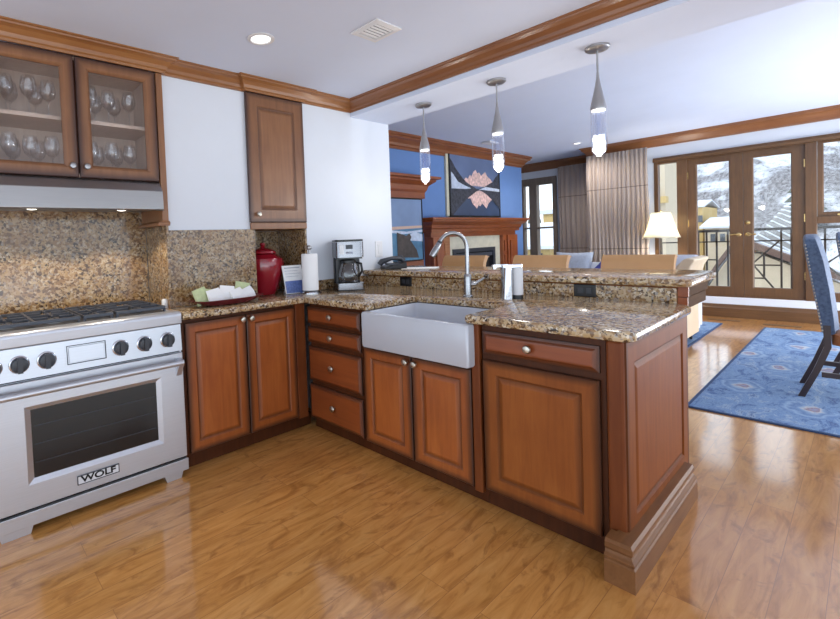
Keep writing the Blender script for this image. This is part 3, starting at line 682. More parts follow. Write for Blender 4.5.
# ---------------------------------------------------------------- sink, faucet, dispenser
bm = B()
def rr(x0, x1, y0, y1, z, r): return [(x, y, z) for x, y in rrect(x0, x1, y0, y1, r)]
SX0, SX1, SY0, SY1 = -.055, .47, -1.288, -.592
loft(bm, [rr(SX0+.006, SX1, SY0+.006, SY1-.006, .668, .012), rr(SX0, SX1, SY0, SY1, .676, .015), rr(SX0, SX1, SY0, SY1, .860, .015), rr(SX0+.004, SX1, SY0+.004, SY1-.004, .869, .015), rr(SX0+.014, SX1-.01, SY0+.014, SY1-.014, .8725, .015),
          rr(SX0+.03, SX1-.045, SY0+.04, SY1-.03, .8725, .03), rr(SX0+.034, SX1-.049, SY0+.046, SY1-.036, .865, .03), rr(SX0+.05, SX1-.06, SY0+.06, SY1-.05, .70, .04), rr(SX0+.08, SX1-.09, SY0+.09, SY1-.08, .688, .04)])
o = obj('farmhouse_sink', bm, 'porcelain', smooth=True); tag(o, 'white fireclay farmhouse sink with a deep apron front set in the counter', 'sink')
bm = B(); lathe(bm, [(.045, 0), (.045, .003), (.03, .004), (.0, .002)], (.2, -.93, .6885), n=20); obj('drain', bm, 'chrome', o)
fx, fy = .565, -.905
t = thing('faucet', 'tall brushed gooseneck faucet with a pull-down head behind the sink', 'faucet', (fx, fy, .914))
bm = B(); lathe(bm, [(.03, 0), (.03, .006), (.024, .012), (.0225, .12), (.02, .135), (.016, .14)], (fx, fy, .9142), n=20); obj('base', bm, 'faucet', t, smooth=True)
dirv = Vector((-.83, .55, 0)).normalized(); rad = .088; zc = 1.218; pts = [Vector((fx, fy, 1.04)), Vector((fx, fy, zc))]
for k in range(0, 15):
    a = PI*k/14*.86; pts.append(Vector((fx, fy, zc))+dirv*(rad-rad*math.cos(a))+Vector((0, 0, rad*math.sin(a))))
bm = B(); tube(bm, pts, .0125, 14); obj('gooseneck', bm, 'faucet', t, smooth=True)
e = pts[-1]; dn = (pts[-1]-pts[-2]).normalized(); bm = B(); tube(bm, [e-dn*.004, e+dn*.008, e+dn*.012, e+dn*.085, e+dn*.10], [.0135, .0145, .0165, .021, .019], 16); obj('spray_head', bm, 'faucet', t, smooth=True)
bm = B(); tube(bm, [e-dn*.003, e+dn*.009], .0152, 16); obj('collar', bm, 'dgrey', t, smooth=True)
bm = B(); ld = Vector((.75, -.66, 0)).normalized(); p = Vector((fx, fy, .99))
cyl(bm, p+ld*.012, p+ld*.045, .016); tube(bm, [p+ld*.04, p+ld*.06+Vector((0, 0, .012)), p+ld*.10+Vector((0, 0, .035))], [.012, .01, .008]); obj('handle', bm, 'faucet', t, smooth=True)
sx_, sy_ = .625, -1.165
t = thing('soap_dispenser', 'chrome touchless soap dispenser with a white tank beside the faucet', 'soap dispenser', (sx_, sy_, .914))
def orient(bm, c, ang):
    bmesh.ops.rotate(bm, verts=bm.verts, cent=c, matrix=Matrix.Rotation(ang, 3, 'Z')); return bm
ang = math.radians(50)
bm = B(); prism(bm, rrect(sx_-.075, sx_-.012, sy_-.04, sy_+.04, .025), .9145, 1.095)
for v in bm.verts:
    if v.co.z > 1 and v.co.x < sx_-.04: v.co.x += .012
obj('body', orient(bm, (sx_, sy_, 0), ang-PI/2), 'chrome', t, smooth=True)
bm = B(); prism(bm, rrect(sx_-.012, sx_+.045, sy_-.04, sy_+.04, .027), .938, 1.092); obj('tank', orient(bm, (sx_, sy_, 0), ang-PI/2), 'white', t, smooth=True)
bm = B(); prism(bm, rrect(sx_-.012, sx_+.044, sy_-.038, sy_+.038, .026), .9145, .9378); obj('tank_base', orient(bm, (sx_, sy_, 0), ang-PI/2), 'black', t, smooth=True)
bm = B(); prism(bm, rrect(sx_-.08, sx_+.046, sy_-.041, sy_+.041, .03), 1.0955, 1.112); obj('cap', orient(bm, (sx_, sy_, 0), ang-PI/2), 'chrome', t, smooth=True)
bm = B(); prism(bm, rrect(sx_-.125, sx_-.03, sy_-.013, sy_+.013, .012), 1.1, 1.114); box(bm, sx_-.12, sx_-.104, sy_-.008, sy_+.008, 1.088, 1.1); obj('spout', orient(bm, (sx_, sy_, 0), -math.radians(38)), 'chrome', t, smooth=True)

# ---------------------------------------------------------------- counter items
def outlet(y, lab):
    t = thing('outlet', lab, 'outlet', (.853, y, .955), 'outlets in the bar riser')
    bm = B(); rings(bm, frameB(.8540), y-.056, y+.056, .919, .989, [(0, 0), (0, .004), (.004, .006)]); obj('plate', bm, 'black', t)
    for s in (-1, 1): 
        bm = B(); rings(bm, frameB(.8478), y+s*.022-.014, y+s*.022+.014, .938, .97, [(0, 0), (0, .002), (.002, .003)]); obj('socket', bm, 'dgrey', t)
outlet(-1.455, 'black double outlet in the granite riser right of the soap dispenser')
outlet(-.185, 'black double outlet in the granite riser left of the faucet')
t = thing('switch_plate', 'white rocker switch plate on the white wall above the phone', 'switch', (1.03, .25, 1.2))
bm = B(); rings(bm, frameA(.2495), .985, 1.075, 1.135, 1.275, [(0, 0), (0, .003), (.004, .006)]); obj('plate', bm, 'white', t)
bm = B(); rings(bm, frameA(.2433), 1.012, 1.048, 1.165, 1.245, [(0, 0), (0, .002), (.003, .004)]); obj('rocker', bm, 'white', t)

# coffee maker
cx_, cy_ = .50, .085
t = thing('coffee_maker', 'black and steel drip coffee maker with a glass carafe by the white wall', 'coffee maker', (0, 0, 0))
bm = B(); prism(bm, rrect(-.1, .1, -.115, .115, .025), .0, .052); obj('base', bm, 'coffee_steel', t, smooth=True)
bm = B(); prism(bm, rrect(-.102, .102, -.117, .117, .025), -.0, .006); obj('foot', bm, 'black', t)
bm = B(); prism(bm, rrect(-.095, .098, .035, .115, .02), .052, .24); obj('water_tank', bm, 'black', t)
bm = B(); prism(bm, rrect(-.102, .102, -.115, .115, .03), .235, .345); hd = obj('brew_head', bm, 'coffee_steel', t, smooth=True)
bm = B(); prism(bm, rrect(-.102, .102, -.115, .115, .03), .347, .362); obj('lid', bm, 'black', t, smooth=True)
obj('display', bx(-.03, .02, -.118, -.113, .295, .325), 'dgrey', hd); obj('button', bx(-.03, .02, -.1175, -.113, .262, .276), 'ink', hd)
obj('power_switch', bx(-.075, -.045, -.118, -.113, .26, .325), 'white', hd)
obj('head_underside', bx(-.09, .09, -.1, .1, .224, .2345), 'black', t)
M['carafe'] = glass_mat('carafe_glass', (.55, .55, .56, 1), .12, .7)
bm = B(); lathe(bm, [(.062, .0), (.075, .02), (.076, .06), (.062, .115), (.052, .14)], (0, -.035, .054), n=24); ca = obj('carafe', bm, 'carafe', t, smooth=True)
bm = B(); lathe(bm, [(.055, .141), (.055, .158), (.03, .166)], (0, -.035, .054), n=20); obj('carafe_lid', bm, 'black', ca, smooth=True)
bm = B(); tube(bm, [(.05, -.09, .195), (.075, -.125, .19), (.08, -.13, .14), (.062, -.1, .10)], .009); obj('carafe_handle', bm, 'black', ca, smooth=True)
t.location = (cx_, cy_, .9146); t.rotation_euler = (0, 0, math.radians(-34)); t.scale = (1.04, 1.04, 1.05)
# paper towels
px_, py_ = .165, .135
t = thing('paper_towel_holder', 'upright steel holder with a white paper towel roll', 'paper towel holder', (px_, py_, .914))
bm = B(); lathe(bm, [(.078, 0), (.078, .008), (.07, .016), (.012, .02)], (px_, py_, .9145), n=28); obj('base', bm, 'chrome', t, smooth=True)
bm = B(); cyl(bm, (px_, py_, .93), (px_, py_, 1.235), .007); sphere(bm, (px_, py_, 1.247), .02); obj('rod', bm, 'pewter', t, smooth=True)
bm = B(); lathe(bm, [(.02, .0), (.057, .0), (.06, .003), (.06, .262), (.057, .266), (.02, .266)], (px_, py_, .9365), n=32); obj('paper_roll', bm, 'paper', t, smooth=True, label='white paper towel roll')
# red jar
jx, jy = -.055, .415
t = thing('ginger_jar', 'glossy red lidded jar standing in the granite alcove', 'jar', (jx, jy, .914))
bm = B(); lathe(bm, [(.085, .0), (.088, .006), (.108, .05), (.144, .16), (.156, .22), (.146, .265), (.106, .292), (.088, .30)], (jx, jy, .9145), n=36); obj('body', bm, 'red', t, smooth=True)
bm = B(); lathe(bm, [(.092, .3005), (.1, .305), (.096, .318), (.06, .338), (.02, .346), (.014, .356), (.022, .368), (.02, .378), (.004, .386)], (jx, jy, .9145), n=32); obj('lid', bm, 'red', t, smooth=True)
# card in a stand
t = thing('tabletop_card', 'white printed card with a mountain photo leaning by the paper towels', 'card', (.06, .22, .914))
Tc = lambda u, v, w_: (.012+u*.165+.02*0, .232-u*.015+v*.045-w_, .9155+v*.205)
def quad_box(bm, T, u0, u1, v0, v1, w0, w1, mi=0):
    P_ = [(u0, v0), (u1, v0), (u1, v1), (u0, v1)]; loft(bm, [[T(u, v, w0) for u, v in P_], [T(u, v, w1) for u, v in P_]], mi=mi)
bm = B(); quad_box(bm, Tc, 0, 1, 0, 1, 0, .004); obj('card', bm, 'paper', t)
bm = B(); quad_box(bm, Tc, .03, .97, .02, .45, .0041, .0046); obj('photo', bm, 'blueink', t, label='blue mountain photo printed on the card')
bm = B()
for k, v in enumerate((.9, .8, .7, .6)): quad_box(bm, Tc, .1, .9-.12*(k % 2), v, v+(.025 if k == 0 else .01), .0041, .0045)
obj('print_lines', bm, 'ink', t)
bm = B(); loft(bm, [[(.06, .236, .9146), (.14, .229, .9146), (.14, .325, .9146), (.06, .332, .9146)], [(.085, .272, 1.06), (.115, .269, 1.06), (.115, .274, 1.06), (.085, .277, 1.06)]]); obj('easel', bm, 'paper', t)
# tray and packets
t = thing('serving_tray', 'long dark red boat-shaped tray in front of the granite bump', 'tray', (-.52, .13, .914))
bm = B(); L = []
for hx, hy, z in ((.14, .055, .9147), (.19, .075, .924), (.26, .1, .955), (.252, .094, .956), (.18, .07, .932), (.13, .05, .928)):
    L.append([(-.52+hx*math.copysign(abs(math.cos(a))**.7, math.cos(a)), .125+hy*math.copysign(abs(math.sin(a))**.8, math.sin(a)), z+.012*max(0, abs(math.cos(a))-.6)) for a in [2*PI*i/40 for i in range(40)]])
loft(bm, L); obj('dish', bm, 'tray', t, smooth=True)
pk = [(-.685, .11, 14, 'paperg', 'green printed packet leaning at the left end of the red tray'), (-.645, .15, -8, 'paperg', 'second green packet standing behind the first in the red tray'), (-.61, .09, 9, 'paper', 'white packet left of centre in the red tray'),
      (-.53, .11, -9, 'paper', 'white folded leaflet in the middle of the red tray'), (-.45, .09, 14, 'paper', 'white packet right of centre in the red tray'), (-.40, .16, -14, 'paperg', 'tall pale packet at the back right of the red tray'), (-.36, .11, 16, 'paper', 'white packet at the right end of the red tray')]
for x, y, a, mt, lab in pk:
    bm = B(); h = .07+.012*(int(abs(x)*100) % 3) if 'tall' not in lab else .105
    loft(bm, [[(-.05, -.004, 0), (.05, -.004, 0), (.05, .004, 0), (-.05, .004, 0)], [(-.05, -.008+.012, h*.5), (.05, -.008+.012, h*.5), (.05, .020, h*.5), (-.05, .020, h*.5)], [(-.048, .028, h), (.048, .028, h), (.048, .032, h), (-.048, .032, h)]])
    o = obj('packet', bm, mt); o.location = (x, y, .937); o.rotation_euler = (0, math.radians(-a*.9), math.radians(a)); tag(o, lab, 'packet', 'packets in the red tray')
bm = B(); lathe(bm, [(.02, 0), (.021, .004), (.019, .045), (.016, .055), (.01, .058)], (-.858, .30, .9145), n=18)
o = obj('salt_shaker', bm, 'white', smooth=True); tag(o, 'small white shaker on the counter behind the range corner', 'shaker')
# phone and paper
t = thing('desk_phone', 'black corded desk phone on the bar beside the white wall', 'phone', (0, 0, 0))
bm = B(); loft(bm, [[(-.1, -.09, 0), (.1, -.09, 0), (.1, .09, 0), (-.1, .09, 0)], [(-.1, -.09, .02), (.1, -.09, .02), (.1, .09, .055), (-.1, .09, .055)]]); obj('base', bm, 'black', t, bevel=.006)
obj('keypad', bx(0, .08, -.07, .03, .035, .05), 'dgrey', t)
bm = B(); tube(bm, [(-.055, -.105, .035), (-.055, -.085, .06), (-.055, 0, .085), (-.055, .085, .082), (-.055, .105, .06)], [.024, .026, .017, .026, .024], 12); obj('handset', bm, 'dgrey', t, smooth=True)
t.location = (1.04, .10, 1.0362); t.rotation_euler = (0, 0, math.radians(-124))
o = obj('paper_sheet', bx(-.1, .1, -.14, .14, 0, .003), 'paper'); o.location = (1.16, -.09, 1.0365); o.rotation_euler = (0, 0, .5); tag(o, 'white sheet of paper lying on the bar beside the phone', 'paper')

# ---------------------------------------------------------------- ceiling fittings
def make_pendant():
    t = thing('pendant_lamp', '', 'pendant lamp', (0, 0, 0), 'pendant lamps over the bar')
    bm = B(); lathe(bm, [(.06, 0), (.06, -.012), (.052, -.02), (.012, -.024)], n=28); obj('canopy', bm, 'pewter', t, smooth=True)
    bm = B(); cyl(bm, (0, 0, -.02), (0, 0, -.16), .005); obj('rod', bm, 'pewter', t, smooth=True)
    bm = B(); lathe(bm, [(.006, -.14), (.008, -.17), (.014, -.21), (.024, -.26), (.035, -.31), (.039, -.335), (.038, -.345), (.0, -.345)], n=24); obj('cone', bm, 'pewter', t, smooth=True)
    bm = B(); lathe(bm, [(.033, -.346), (.033, -.352), (.0, -.354)], n=20); obj('lamp_disc', bm, 'bulbw', t, smooth=True)
    bm = B(); lathe(bm, [(.0385, -.346), (.0392, -.42), (.0392, -.54), (.036, -.57), (.026, -.592), (.006, -.602)], n=24, cap=False); gl = obj('glass_tube', bm, 'pglass', t, smooth=True)
    bm = B(); lathe(bm, [(.016, -.355), (.016, -.50)], n=16, cap=False); obj('inner_tube', bm, 'pglass', gl, smooth=True)
    bm = B()
    r_ = random.Random(3)
    sphere(bm, (0, 0, -.56), .031, .031, .034)
    for k in range(26):
        a = r_.uniform(0, 2*PI); zz = r_.uniform(-.565, -.49); q = .02; sphere(bm, (q*math.cos(a), q*math.sin(a), zz), r_.uniform(.008, .0145), n=8, m=6)
    obj('bubble_crystal', bm, 'bubble', t, smooth=True, label='glowing bubbled crystal at the tip of the lamp')
    return t
p0 = make_pendant()
for i, (x, y, lab) in enumerate(((.975, -.31, 'glass tube pendant lamp over the bar farthest from the camera, by the white wall'), (.968, -.905, 'glass tube pendant lamp over the bar in front of the blue wall painting'), (.945, -1.51, 'glass tube pendant lamp over the bar nearest the camera, before the curtain'))):
    o = p0 if i == 0 else copy_tree(p0)
    o.location = (x, y, 2.2995); o['label'] = lab
    d = bpy.data.lights.new('pendant_light', 'POINT'); d.energy = 3; d.shadow_soft_size = .05; d.color = (1, .95, .88)
    l = bpy.data.objects.new('pendant_light', d); C.objects.link(l); l.location = (x, y, 1.67)
t = thing('recessed_light', 'round white recessed ceiling light in the kitchen ceiling', 'ceiling light', (-.484, -.33, 2.42))
bm = B(); lathe(bm, [(.075, 0), (.075, -.004), (.058, -.007), (.054, -.001)], (-.484, -.33, 2.4195), n=32); obj('trim_ring', bm, 'white', t, smooth=True)
bm = B(); lathe(bm, [(.053, -.001), (.04, -.004), (.0, -.005)], (-.484, -.33, 2.4195), n=28); obj('lens', bm, 'bulbw', t, smooth=True)
t = thing('ceiling_vent', 'square white louvred air vent in the kitchen ceiling', 'vent', (-.023, -.763, 2.42))
vc = (-.023, -.763); hw = .098
bm = B(); rings(bm, lambda u, v, w_: (vc[0]+u, vc[1]+v, 2.4195-w_), -hw, hw, -hw, hw, [(0, 0), (0, .006), (.03, .010), (.032, .0008)], back=False, cap=False); obj('frame', bm, 'white', t)
for k in range(5):
    y = vc[1]-.056+k*.0245; bm = B(); loft(bm, [[(x, y, 2.4165), (x, y+.003, 2.4165), (x, y+.010, 2.410), (x, y+.007, 2.410)] for x in (vc[0]-.064, vc[0]+.064)]); obj('slat', bm, 'white', t)
obj('duct_opening', bx(vc[0]-.066, vc[0]+.066, vc[1]-.066, vc[1]+.066, 2.4188, 2.4193), 'dgrey', t)
bm = B(); box(bm, 4.42, 4.68, 1.1, 1.24, 2.66, 2.6895); o = obj('smoke_detector', bm, 'white', bevel=.01); tag(o, 'small white detector on the living room ceiling before the blue wall', 'detector')
t = thing('recessed_light', 'small round recessed light in the living room ceiling before the curtain', 'ceiling light', (5.92, .48, 2.69))
bm = B(); lathe(bm, [(.06, 0), (.06, -.006), (.045, -.01)], (5.92, .48, 2.6895), n=24); obj('trim_ring', bm, 'white', t, smooth=True)
bm = B(); lathe(bm, [(.044, -.0105), (.02, -.012)], (5.92, .48, 2.6895), n=20); obj('lens', bm, 'bulbw', t, smooth=True)
d = bpy.data.lights.new('recessed_lamp_light', 'SPOT'); d.energy = 42; d.spot_size = 2.7; d.spot_blend = .6; d.shadow_soft_size = .06; d.color = (1, .96, .9)
o = bpy.data.objects.new('recessed_lamp_light', d); C.objects.link(o); o.location = (5.92, .48, 2.66)

# ================================================================ LIVING ROOM
# mantel
t = thing('fireplace', 'red-brown wooden fireplace mantel with a pale stone surround on the blue wall', 'fireplace', (4.65, 1.5, 0))
MP = [(0, 1.36), (.03, 1.36), (.03, 1.40), (.05, 1.42), (.06, 1.46), (.1, 1.49), (.13, 1.51), (.13, 1.53), (.16, 1.535), (.16, 1.565), (0, 1.565)]
bm = sweep([(3.42, 1.595), (3.42, 1.46), (5.86, 1.46), (5.86, 1.595)], MP); prism(bm, [(3.42, 1.46), (5.86, 1.46), (5.86, 1.595), (3.42, 1.595)], 1.355, 1.5645); obj('mantel_shelf', bm, 'mantel', t)
obj('frieze', bx(3.44, 5.84, 1.48, 1.597, 1.29, 1.355), 'mantel', t)
for a, b_ in ((3.44, 3.70), (5.52, 5.84)):
    bm = B(); box(bm, a, b_, 1.44, 1.597, 0.0, 1.29); box(bm, a+.05, b_-.05, 1.415, 1.45, .3, 1.2); box(bm, a-.02, b_+.02, 1.42, 1.597, 0, .2); obj('pilaster', bm, 'mantel_z', t, bevel=.006)
for a, b_ in ((3.70, 3.88), (5.40, 5.52)):
    bm = B(); box(bm, a, b_, 1.47, 1.597, 0, 1.29); 
    for k in range(4): box(bm, a+.03, b_-.03, 1.45, 1.48, .3+k*.24, .48+k*.24)
    obj('inner_pilaster', bm, 'shelfw' if a < 4 else 'mantel_z', t, bevel=.004)
bm = B(); box(bm, 3.88, 4.02, 1.53, 1.597, 0, 1.29); box(bm, 5.22, 5.40, 1.53, 1.597, 0, 1.29); box(bm, 4.02, 5.22, 1.53, 1.597, 1.10, 1.29); obj('stone_surround', bm, 'stone', t)
bm = B(); box(bm, 4.02, 4.09, 1.51, 1.597, .1, 1.10); box(bm, 5.15, 5.22, 1.51, 1.597, .1, 1.10); box(bm, 4.09, 5.15, 1.51, 1.597, 1.04, 1.10); fb = obj('firebox_frame', bm, 'dgrey', t)
obj('firebox', bx(4.09, 5.15, 1.575, 1.597, .1, 1.04), 'gap', t)
obj('louvre', bx(4.1, 5.14, 1.52, 1.56, .96, 1.02), 'iron', fb)
r_ = random.Random(5)
bm = B()
for k in range(7): sphere(bm, (4.5+r_.uniform(0, .35), 1.55, .72+r_.uniform(0, .1)), .02+r_.uniform(0, .03), .015, .05, n=8, m=6)
obj('ember_logs', bm, 'flame', t)
# painting over the mantel
def picture(name, x0, x1, z0, z1, y, layers, frame, label, cat, fmat='gap'):
    t = thing(name, label, cat, ((x0+x1)/2, y, z0)); W, H = x1-x0, z1-z0
    obj('canvas', bx(x0, x1, y-.03, y, z0, z1), layers[0][0], t)
    mats = []; bm = B()
    for i, (mt, poly) in enumerate(layers[1:]):
        if mt not in mats: mats.append(mt)
        yy = y-.0305-.0012*(i+1); vs_ = [bm.verts.new((x0+u*W, yy, z0+v*H)) for u, v in poly]; f = bm.faces.new(vs_); f.material_index = mats.index(mt)
        e = bmesh.ops.extrude_face_region(bm, geom=[f]); bmesh.ops.translate(bm, verts=[q for q in e['geom'] if isinstance(q, bmesh.types.BMVert)], vec=(0, .001, 0))
    obj('printed_image', bm, mats[0], t, mats=mats)
    bm = B(); T = frameA(y-.032); rings(bm, T, x0-frame, x1+frame, z0-frame, z1+frame, [(frame, -.03), (0, -.03), (0, .006), (frame, .006), (frame, -.03)], cap=False, back=False); bmesh.ops.remove_doubles(bm, verts=bm.verts, dist=1e-5)
    obj('frame', bm, fmat, t); return t
M['psky'] = plain('print_dusk_sky', srgb(100, 116, 150), .45, var=.12, vscale=2); M['pmt'] = plain('print_pink_snow', srgb(222, 186, 178), .5, var=.35, vscale=22)
M['pslope'] = plain('print_dark_slope', srgb(54, 57, 68), .5, var=.7, vscale=22); M['psnow'] = plain('print_blue_snow', srgb(196, 206, 222), .5, var=.15, vscale=20)
M['pwater'] = plain('print_lake', srgb(58, 74, 102), .4, var=.15, vscale=4)
J = random.Random(11)
def jag(a, b_, n, amp): return [(a[0]+(b_[0]-a[0])*i/n, a[1]+(b_[1]-a[1])*i/n+(J.uniform(-amp, amp) if 0 < i < n else 0)) for i in range(n+1)]
pk_up = [(.24, .5), (.24, .57), (.3, .63), (.34, .61), (.38, .68), (.41, .655), (.46, .745), (.5, .775), (.53, .72), (.57, .74), (.61, .685), (.65, .715), (.7, .76), (.74, .69), (.8, .65), (.86, .59), (.91, .5)]
layers = [('psky',), ('pwater', [(0, 0), (1, 0), (1, .46), (0, .46)]), ('pmt', pk_up), ('pslope', [(0, .44), (.52, .44), (.48, .47), (.40, .505), (.31, .55), (.24, .61), (.17, .69), (.1, .77), (.05, .86), (0, .92)]), ('pslope', [(.56, .46), (1, .46), (1, .76), (.92, .68), (.86, .60), (.78, .56), (.68, .50)]),
          ('psnow', [(.02, .40), (.40, .455), (.26, .5), (.14, .55), (.06, .66), (.02, .70)]), ('psnow', [(.55, .44), (1, .42), (1, .48), (.7, .5)]),
          ('pmt', [(.28, .35), (.33, .28), (.37, .29), (.42, .19), (.46, .16), (.5, .115), (.53, .18), (.57, .16), (.61, .21), (.65, .18), (.7, .125), (.75, .22), (.82, .28), (.86, .34), (.56, .43)]),
          ('pslope', [(0, .43), (.54, .445), (.44, .37), (.32, .29), (.2, .18), (.1, .08), (.03, .0), (0, 0)]), ('pslope', [(1, .43), (.58, .445), (.72, .36), (.84, .27), (1, .12)])]
picture('framed_picture', 4.07, 5.49, 1.615, 2.56, 1.598, layers, .025, 'large photo print of a pink snowy mountain mirrored in a lake, above the mantel', 'picture')
obj('wall_panel_edge', bx(3.98, 4.04, 1.57, 1.599, 1.6, 2.6), 'stone', bpy.data.objects['framed_picture'], label='pale edge strip left of the print')
# built-in niche left of the mantel
t = thing('built_in_shelf', 'wooden built-in with a deep cornice on the blue wall left of the mantel', 'built-in', (2.3, 1.4, 0))
NP = [(0, 1.82), (.02, 1.82), (.02, 1.90), (.04, 1.93), (.06, 1.99), (.1, 2.02), (.13, 2.04), (.13, 2.06), (.18, 2.07), (.18, 2.10), (0, 2.10)]
bm = sweep([(1.3, 1.40), (3.18, 1.40), (3.18, 1.598)], NP); prism(bm, [(1.3, 1.4), (3.18, 1.4), (3.18, 1.598), (1.3, 1.598)], 1.82, 2.099); obj('cornice', bm, 'mantel', t)
obj('upright', bx(3.12, 3.18, 1.42, 1.598, 0, 1.82), 'shelfw', t); obj('back', bx(1.3, 3.12, 1.57, 1.598, 0, 1.82), 'shelfw', t); obj('counter', bx(1.3, 3.17, 1.41, 1.57, .9, .985), 'mantel', t)
M['csky'] = plain('print_grey_sky', srgb(120, 142, 176), .45, var=.12, vscale=3); M['csea'] = plain('print_teal_sea', srgb(70, 120, 152), .4, var=.25, vscale=8); M['crock'] = plain('print_rocks', srgb(66, 56, 50), .5, var=.4, vscale=16); M['csand'] = plain('print_sand', srgb(206, 170, 150), .5)
lay2 = [('csky',), ('csea', [(0, 0), (1, 0), (1, .52), (0, .52)]), ('csand', [(0, .5), (1, .53), (1, .57), (0, .55)]), ('psnow', [(.3, .34), (1, .3), (1, .42), (.75, .46), (.5, .4)]), ('psnow', [(.0, .5), (.5, .47), (1, .5), (1, .46), (.4, .43), (0, .46)]), ('crock', [(.2, .06), (.86, .03), (.8, .16), (.66, .28), (.6, .33), (.64, .38), (.58, .44), (.48, .40), (.2, .46)])]
picture('framed_picture', 2.45, 3.10, 1.005, 1.80, 1.40, lay2, .012, 'photo print of a rocky blue seashore standing in the wooden built-in', 'picture')

# curtains
def curtain(x, y0, y1, z0, z1, n, amp, label, seed):
    r = random.Random(seed); bm = B(); cols = n*10; rows = 14; uv = bm.loops.layers.uv.new('UVMap'); g = []; ph = [r.uniform(-.5, .5) for _ in range(n+2)]
    for j in range(rows+1):
        v = j/rows; row = []
        for i in range(cols+1):
            u = i/cols; k = u*n; a = amp*(.55+.45*(1-v))*(math.sin(2*PI*k+ph[int(k)]*.6)+.3*math.sin(4.7*PI*k+1))
            row.append((bm.verts.new((x+a, y0+(y1-y0)*u+.008*math.sin(9*v+6*u), z0+(z1-z0)*v)), u*(y0-y1), v))
        g.append(row)
    for j in range(rows):
        for i in range(cols):
            q = (g[j][i], g[j][i+1], g[j+1][i+1], g[j+1][i]); f = bm.faces.new([a[0] for a in q])
            for lp, a in zip(f.loops, q): lp[uv].uv = (a[1]*1.3, a[2])
    o = obj('curtain', bm, 'curtain', smooth=True); sd_ = o.modifiers.new('thick', 'SOLIDIFY'); sd_.thickness = .006; return tag(o, label, 'curtain', 'striped curtains')
curtain(7.18, 1.30, .60, .02, 2.53, 8, .02, 'striped taupe curtain panel beside the small window by the blue wall', 1)
curtain(6.47, .55, -.3, .02, 2.535, 14, .019, 'wide striped taupe curtain panel left of the French doors', 2)

# bar stools
def make_stool():
    t = thing('bar_stool', '', 'bar stool', (0, 0, 0), 'tan leather stools at the bar')
    bm = B(); loft(bm, [[(x, y, z) for x, y in rrect(-.2, .2, -.215, .215, .05)] for z in (.66, .665, .74)] + [[(x, y, .755) for x, y in rrect(-.18, .18, -.195, .195, .05)]]); obj('seat', bm, 'tan', t, smooth=True)
    bm = B(); L = []
    for z, xo, th in ((.72, .15, .05), (.9, .19, .05), (1.04, .225, .05), (1.085, .25, .06), (1.1, .275, .055), (1.09, .305, .03)):
        L.append([(xo, -.225, z), (xo, .225, z), (xo+th, .225, z-.01), (xo+th, -.225, z-.01)])
    loft(bm, L); obj('backrest', bm, 'tan', t, smooth=True, bevel=.012)
    for sx__ in (-1, 1):
        for sy__ in (-1, 1):
            bm = B(); loft(bm, [[(sx__*.19+a, sy__*.19+c_, 0.001) for a, c_ in ((-.016, -.016), (.016, -.016), (.016, .016), (-.016, .016))], [(sx__*.17+a, sy__*.185+c_, .66) for a, c_ in ((-.022, -.022), (.022, -.022), (.022, .022), (-.022, .022))]]); obj('leg', bm, 'dark_wood', t)
    for s in (-1, 1): obj('stretcher', bx(-.175, .175, s*.185-.01, s*.185+.01, .2, .23), 'dark_wood', t)
    return t
s0 = make_stool()
for i, (x, y, rz, lab) in enumerate(((1.76, .05, 0, 'tan leather bar stool back seen left, behind the faucet'), (1.76, -.68, 0, 'tan leather bar stool back seen behind the soap dispenser'), (1.76, -1.38, 0, 'tan leather bar stool back seen under the lamp shade'))):
    o = s0 if i == 0 else copy_tree(s0)
    o.location = (x, y, 0); o.rotation_euler = (0, 0, rz); o['label'] = lab
# cream armchair on casters at the rug
t = thing('armchair', 'cream leather armchair on casters past the end of the bar', 'armchair', (0, 0, 0))
bm = B(); loft(bm, [[(x, y, z) for x, y in rrect(-.36, .30, -.13, .55, .05)] for z in (.10, .12, .42)] + [[(x, y, .45) for x, y in rrect(-.33, .27, -.1, .52, .05)]]); obj('seat', bm, 'cream', t, smooth=True)
bm = B(); L = []
for z, yo, th in ((.3, -.02, .12), (.6, -.06, .12), (.86, -.12, .12), (.93, -.17, .1), (.945, -.18, .05)):
    L.append([(-.34, yo-th/2, z), (.30, yo-th/2, z), (.30, yo+th/2, z+.01), (-.34, yo+th/2, z+.01)])
loft(bm, L); obj('backrest', bm, 'cream', t, smooth=True, bevel=.02)
for sx__ in (-.28, .24):
    for sy__ in (-.06, .48):
        bm = B(); cyl(bm, (sx__, sy__-.012, .027), (sx__, sy__+.012, .027), .026); cyl(bm, (sx__, sy__, .05), (sx__, sy__, .12), .012); obj('caster', bm, 'black', t, smooth=True)
t.location = (4.4, -1.1, .012); t.rotation_euler = (0, 0, 0)
# sofa, cushions, lamp table
t = thing('sofa', 'pale fabric sofa in front of the striped curtain', 'sofa', (5.75, .25, 0))
bm = B(); loft(bm, [[(x, y, z) for x, y in rrect(5.30, 6.15, -.12, 1.12, .06)] for z in (.1, .12, .4)] + [[(x, y, .43) for x, y in rrect(5.33, 6.12, -.09, 1.1, .06)]]); obj('seat', bm, 'sofa', t, smooth=True)
bm = B(); loft(bm, [[(x, y, z) for x, y in rrect(5.98, 6.28, -.12, 1.12, .06)] for z in (.1, .12, .76)] + [[(x, y, .79) for x, y in rrect(6.0, 6.26, -.10, 1.1, .06)]]); obj('backrest', bm, 'sofa', t, smooth=True)
for a, b_ in ((-.29, -.125), (1.125, 1.29)):
    bm = B(); prism(bm, [(5.3, a), (6.25, a), (6.25, b_), (5.3, b_)], .1, .62); obj('armrest', bm, 'sofa', t, bevel=.04)
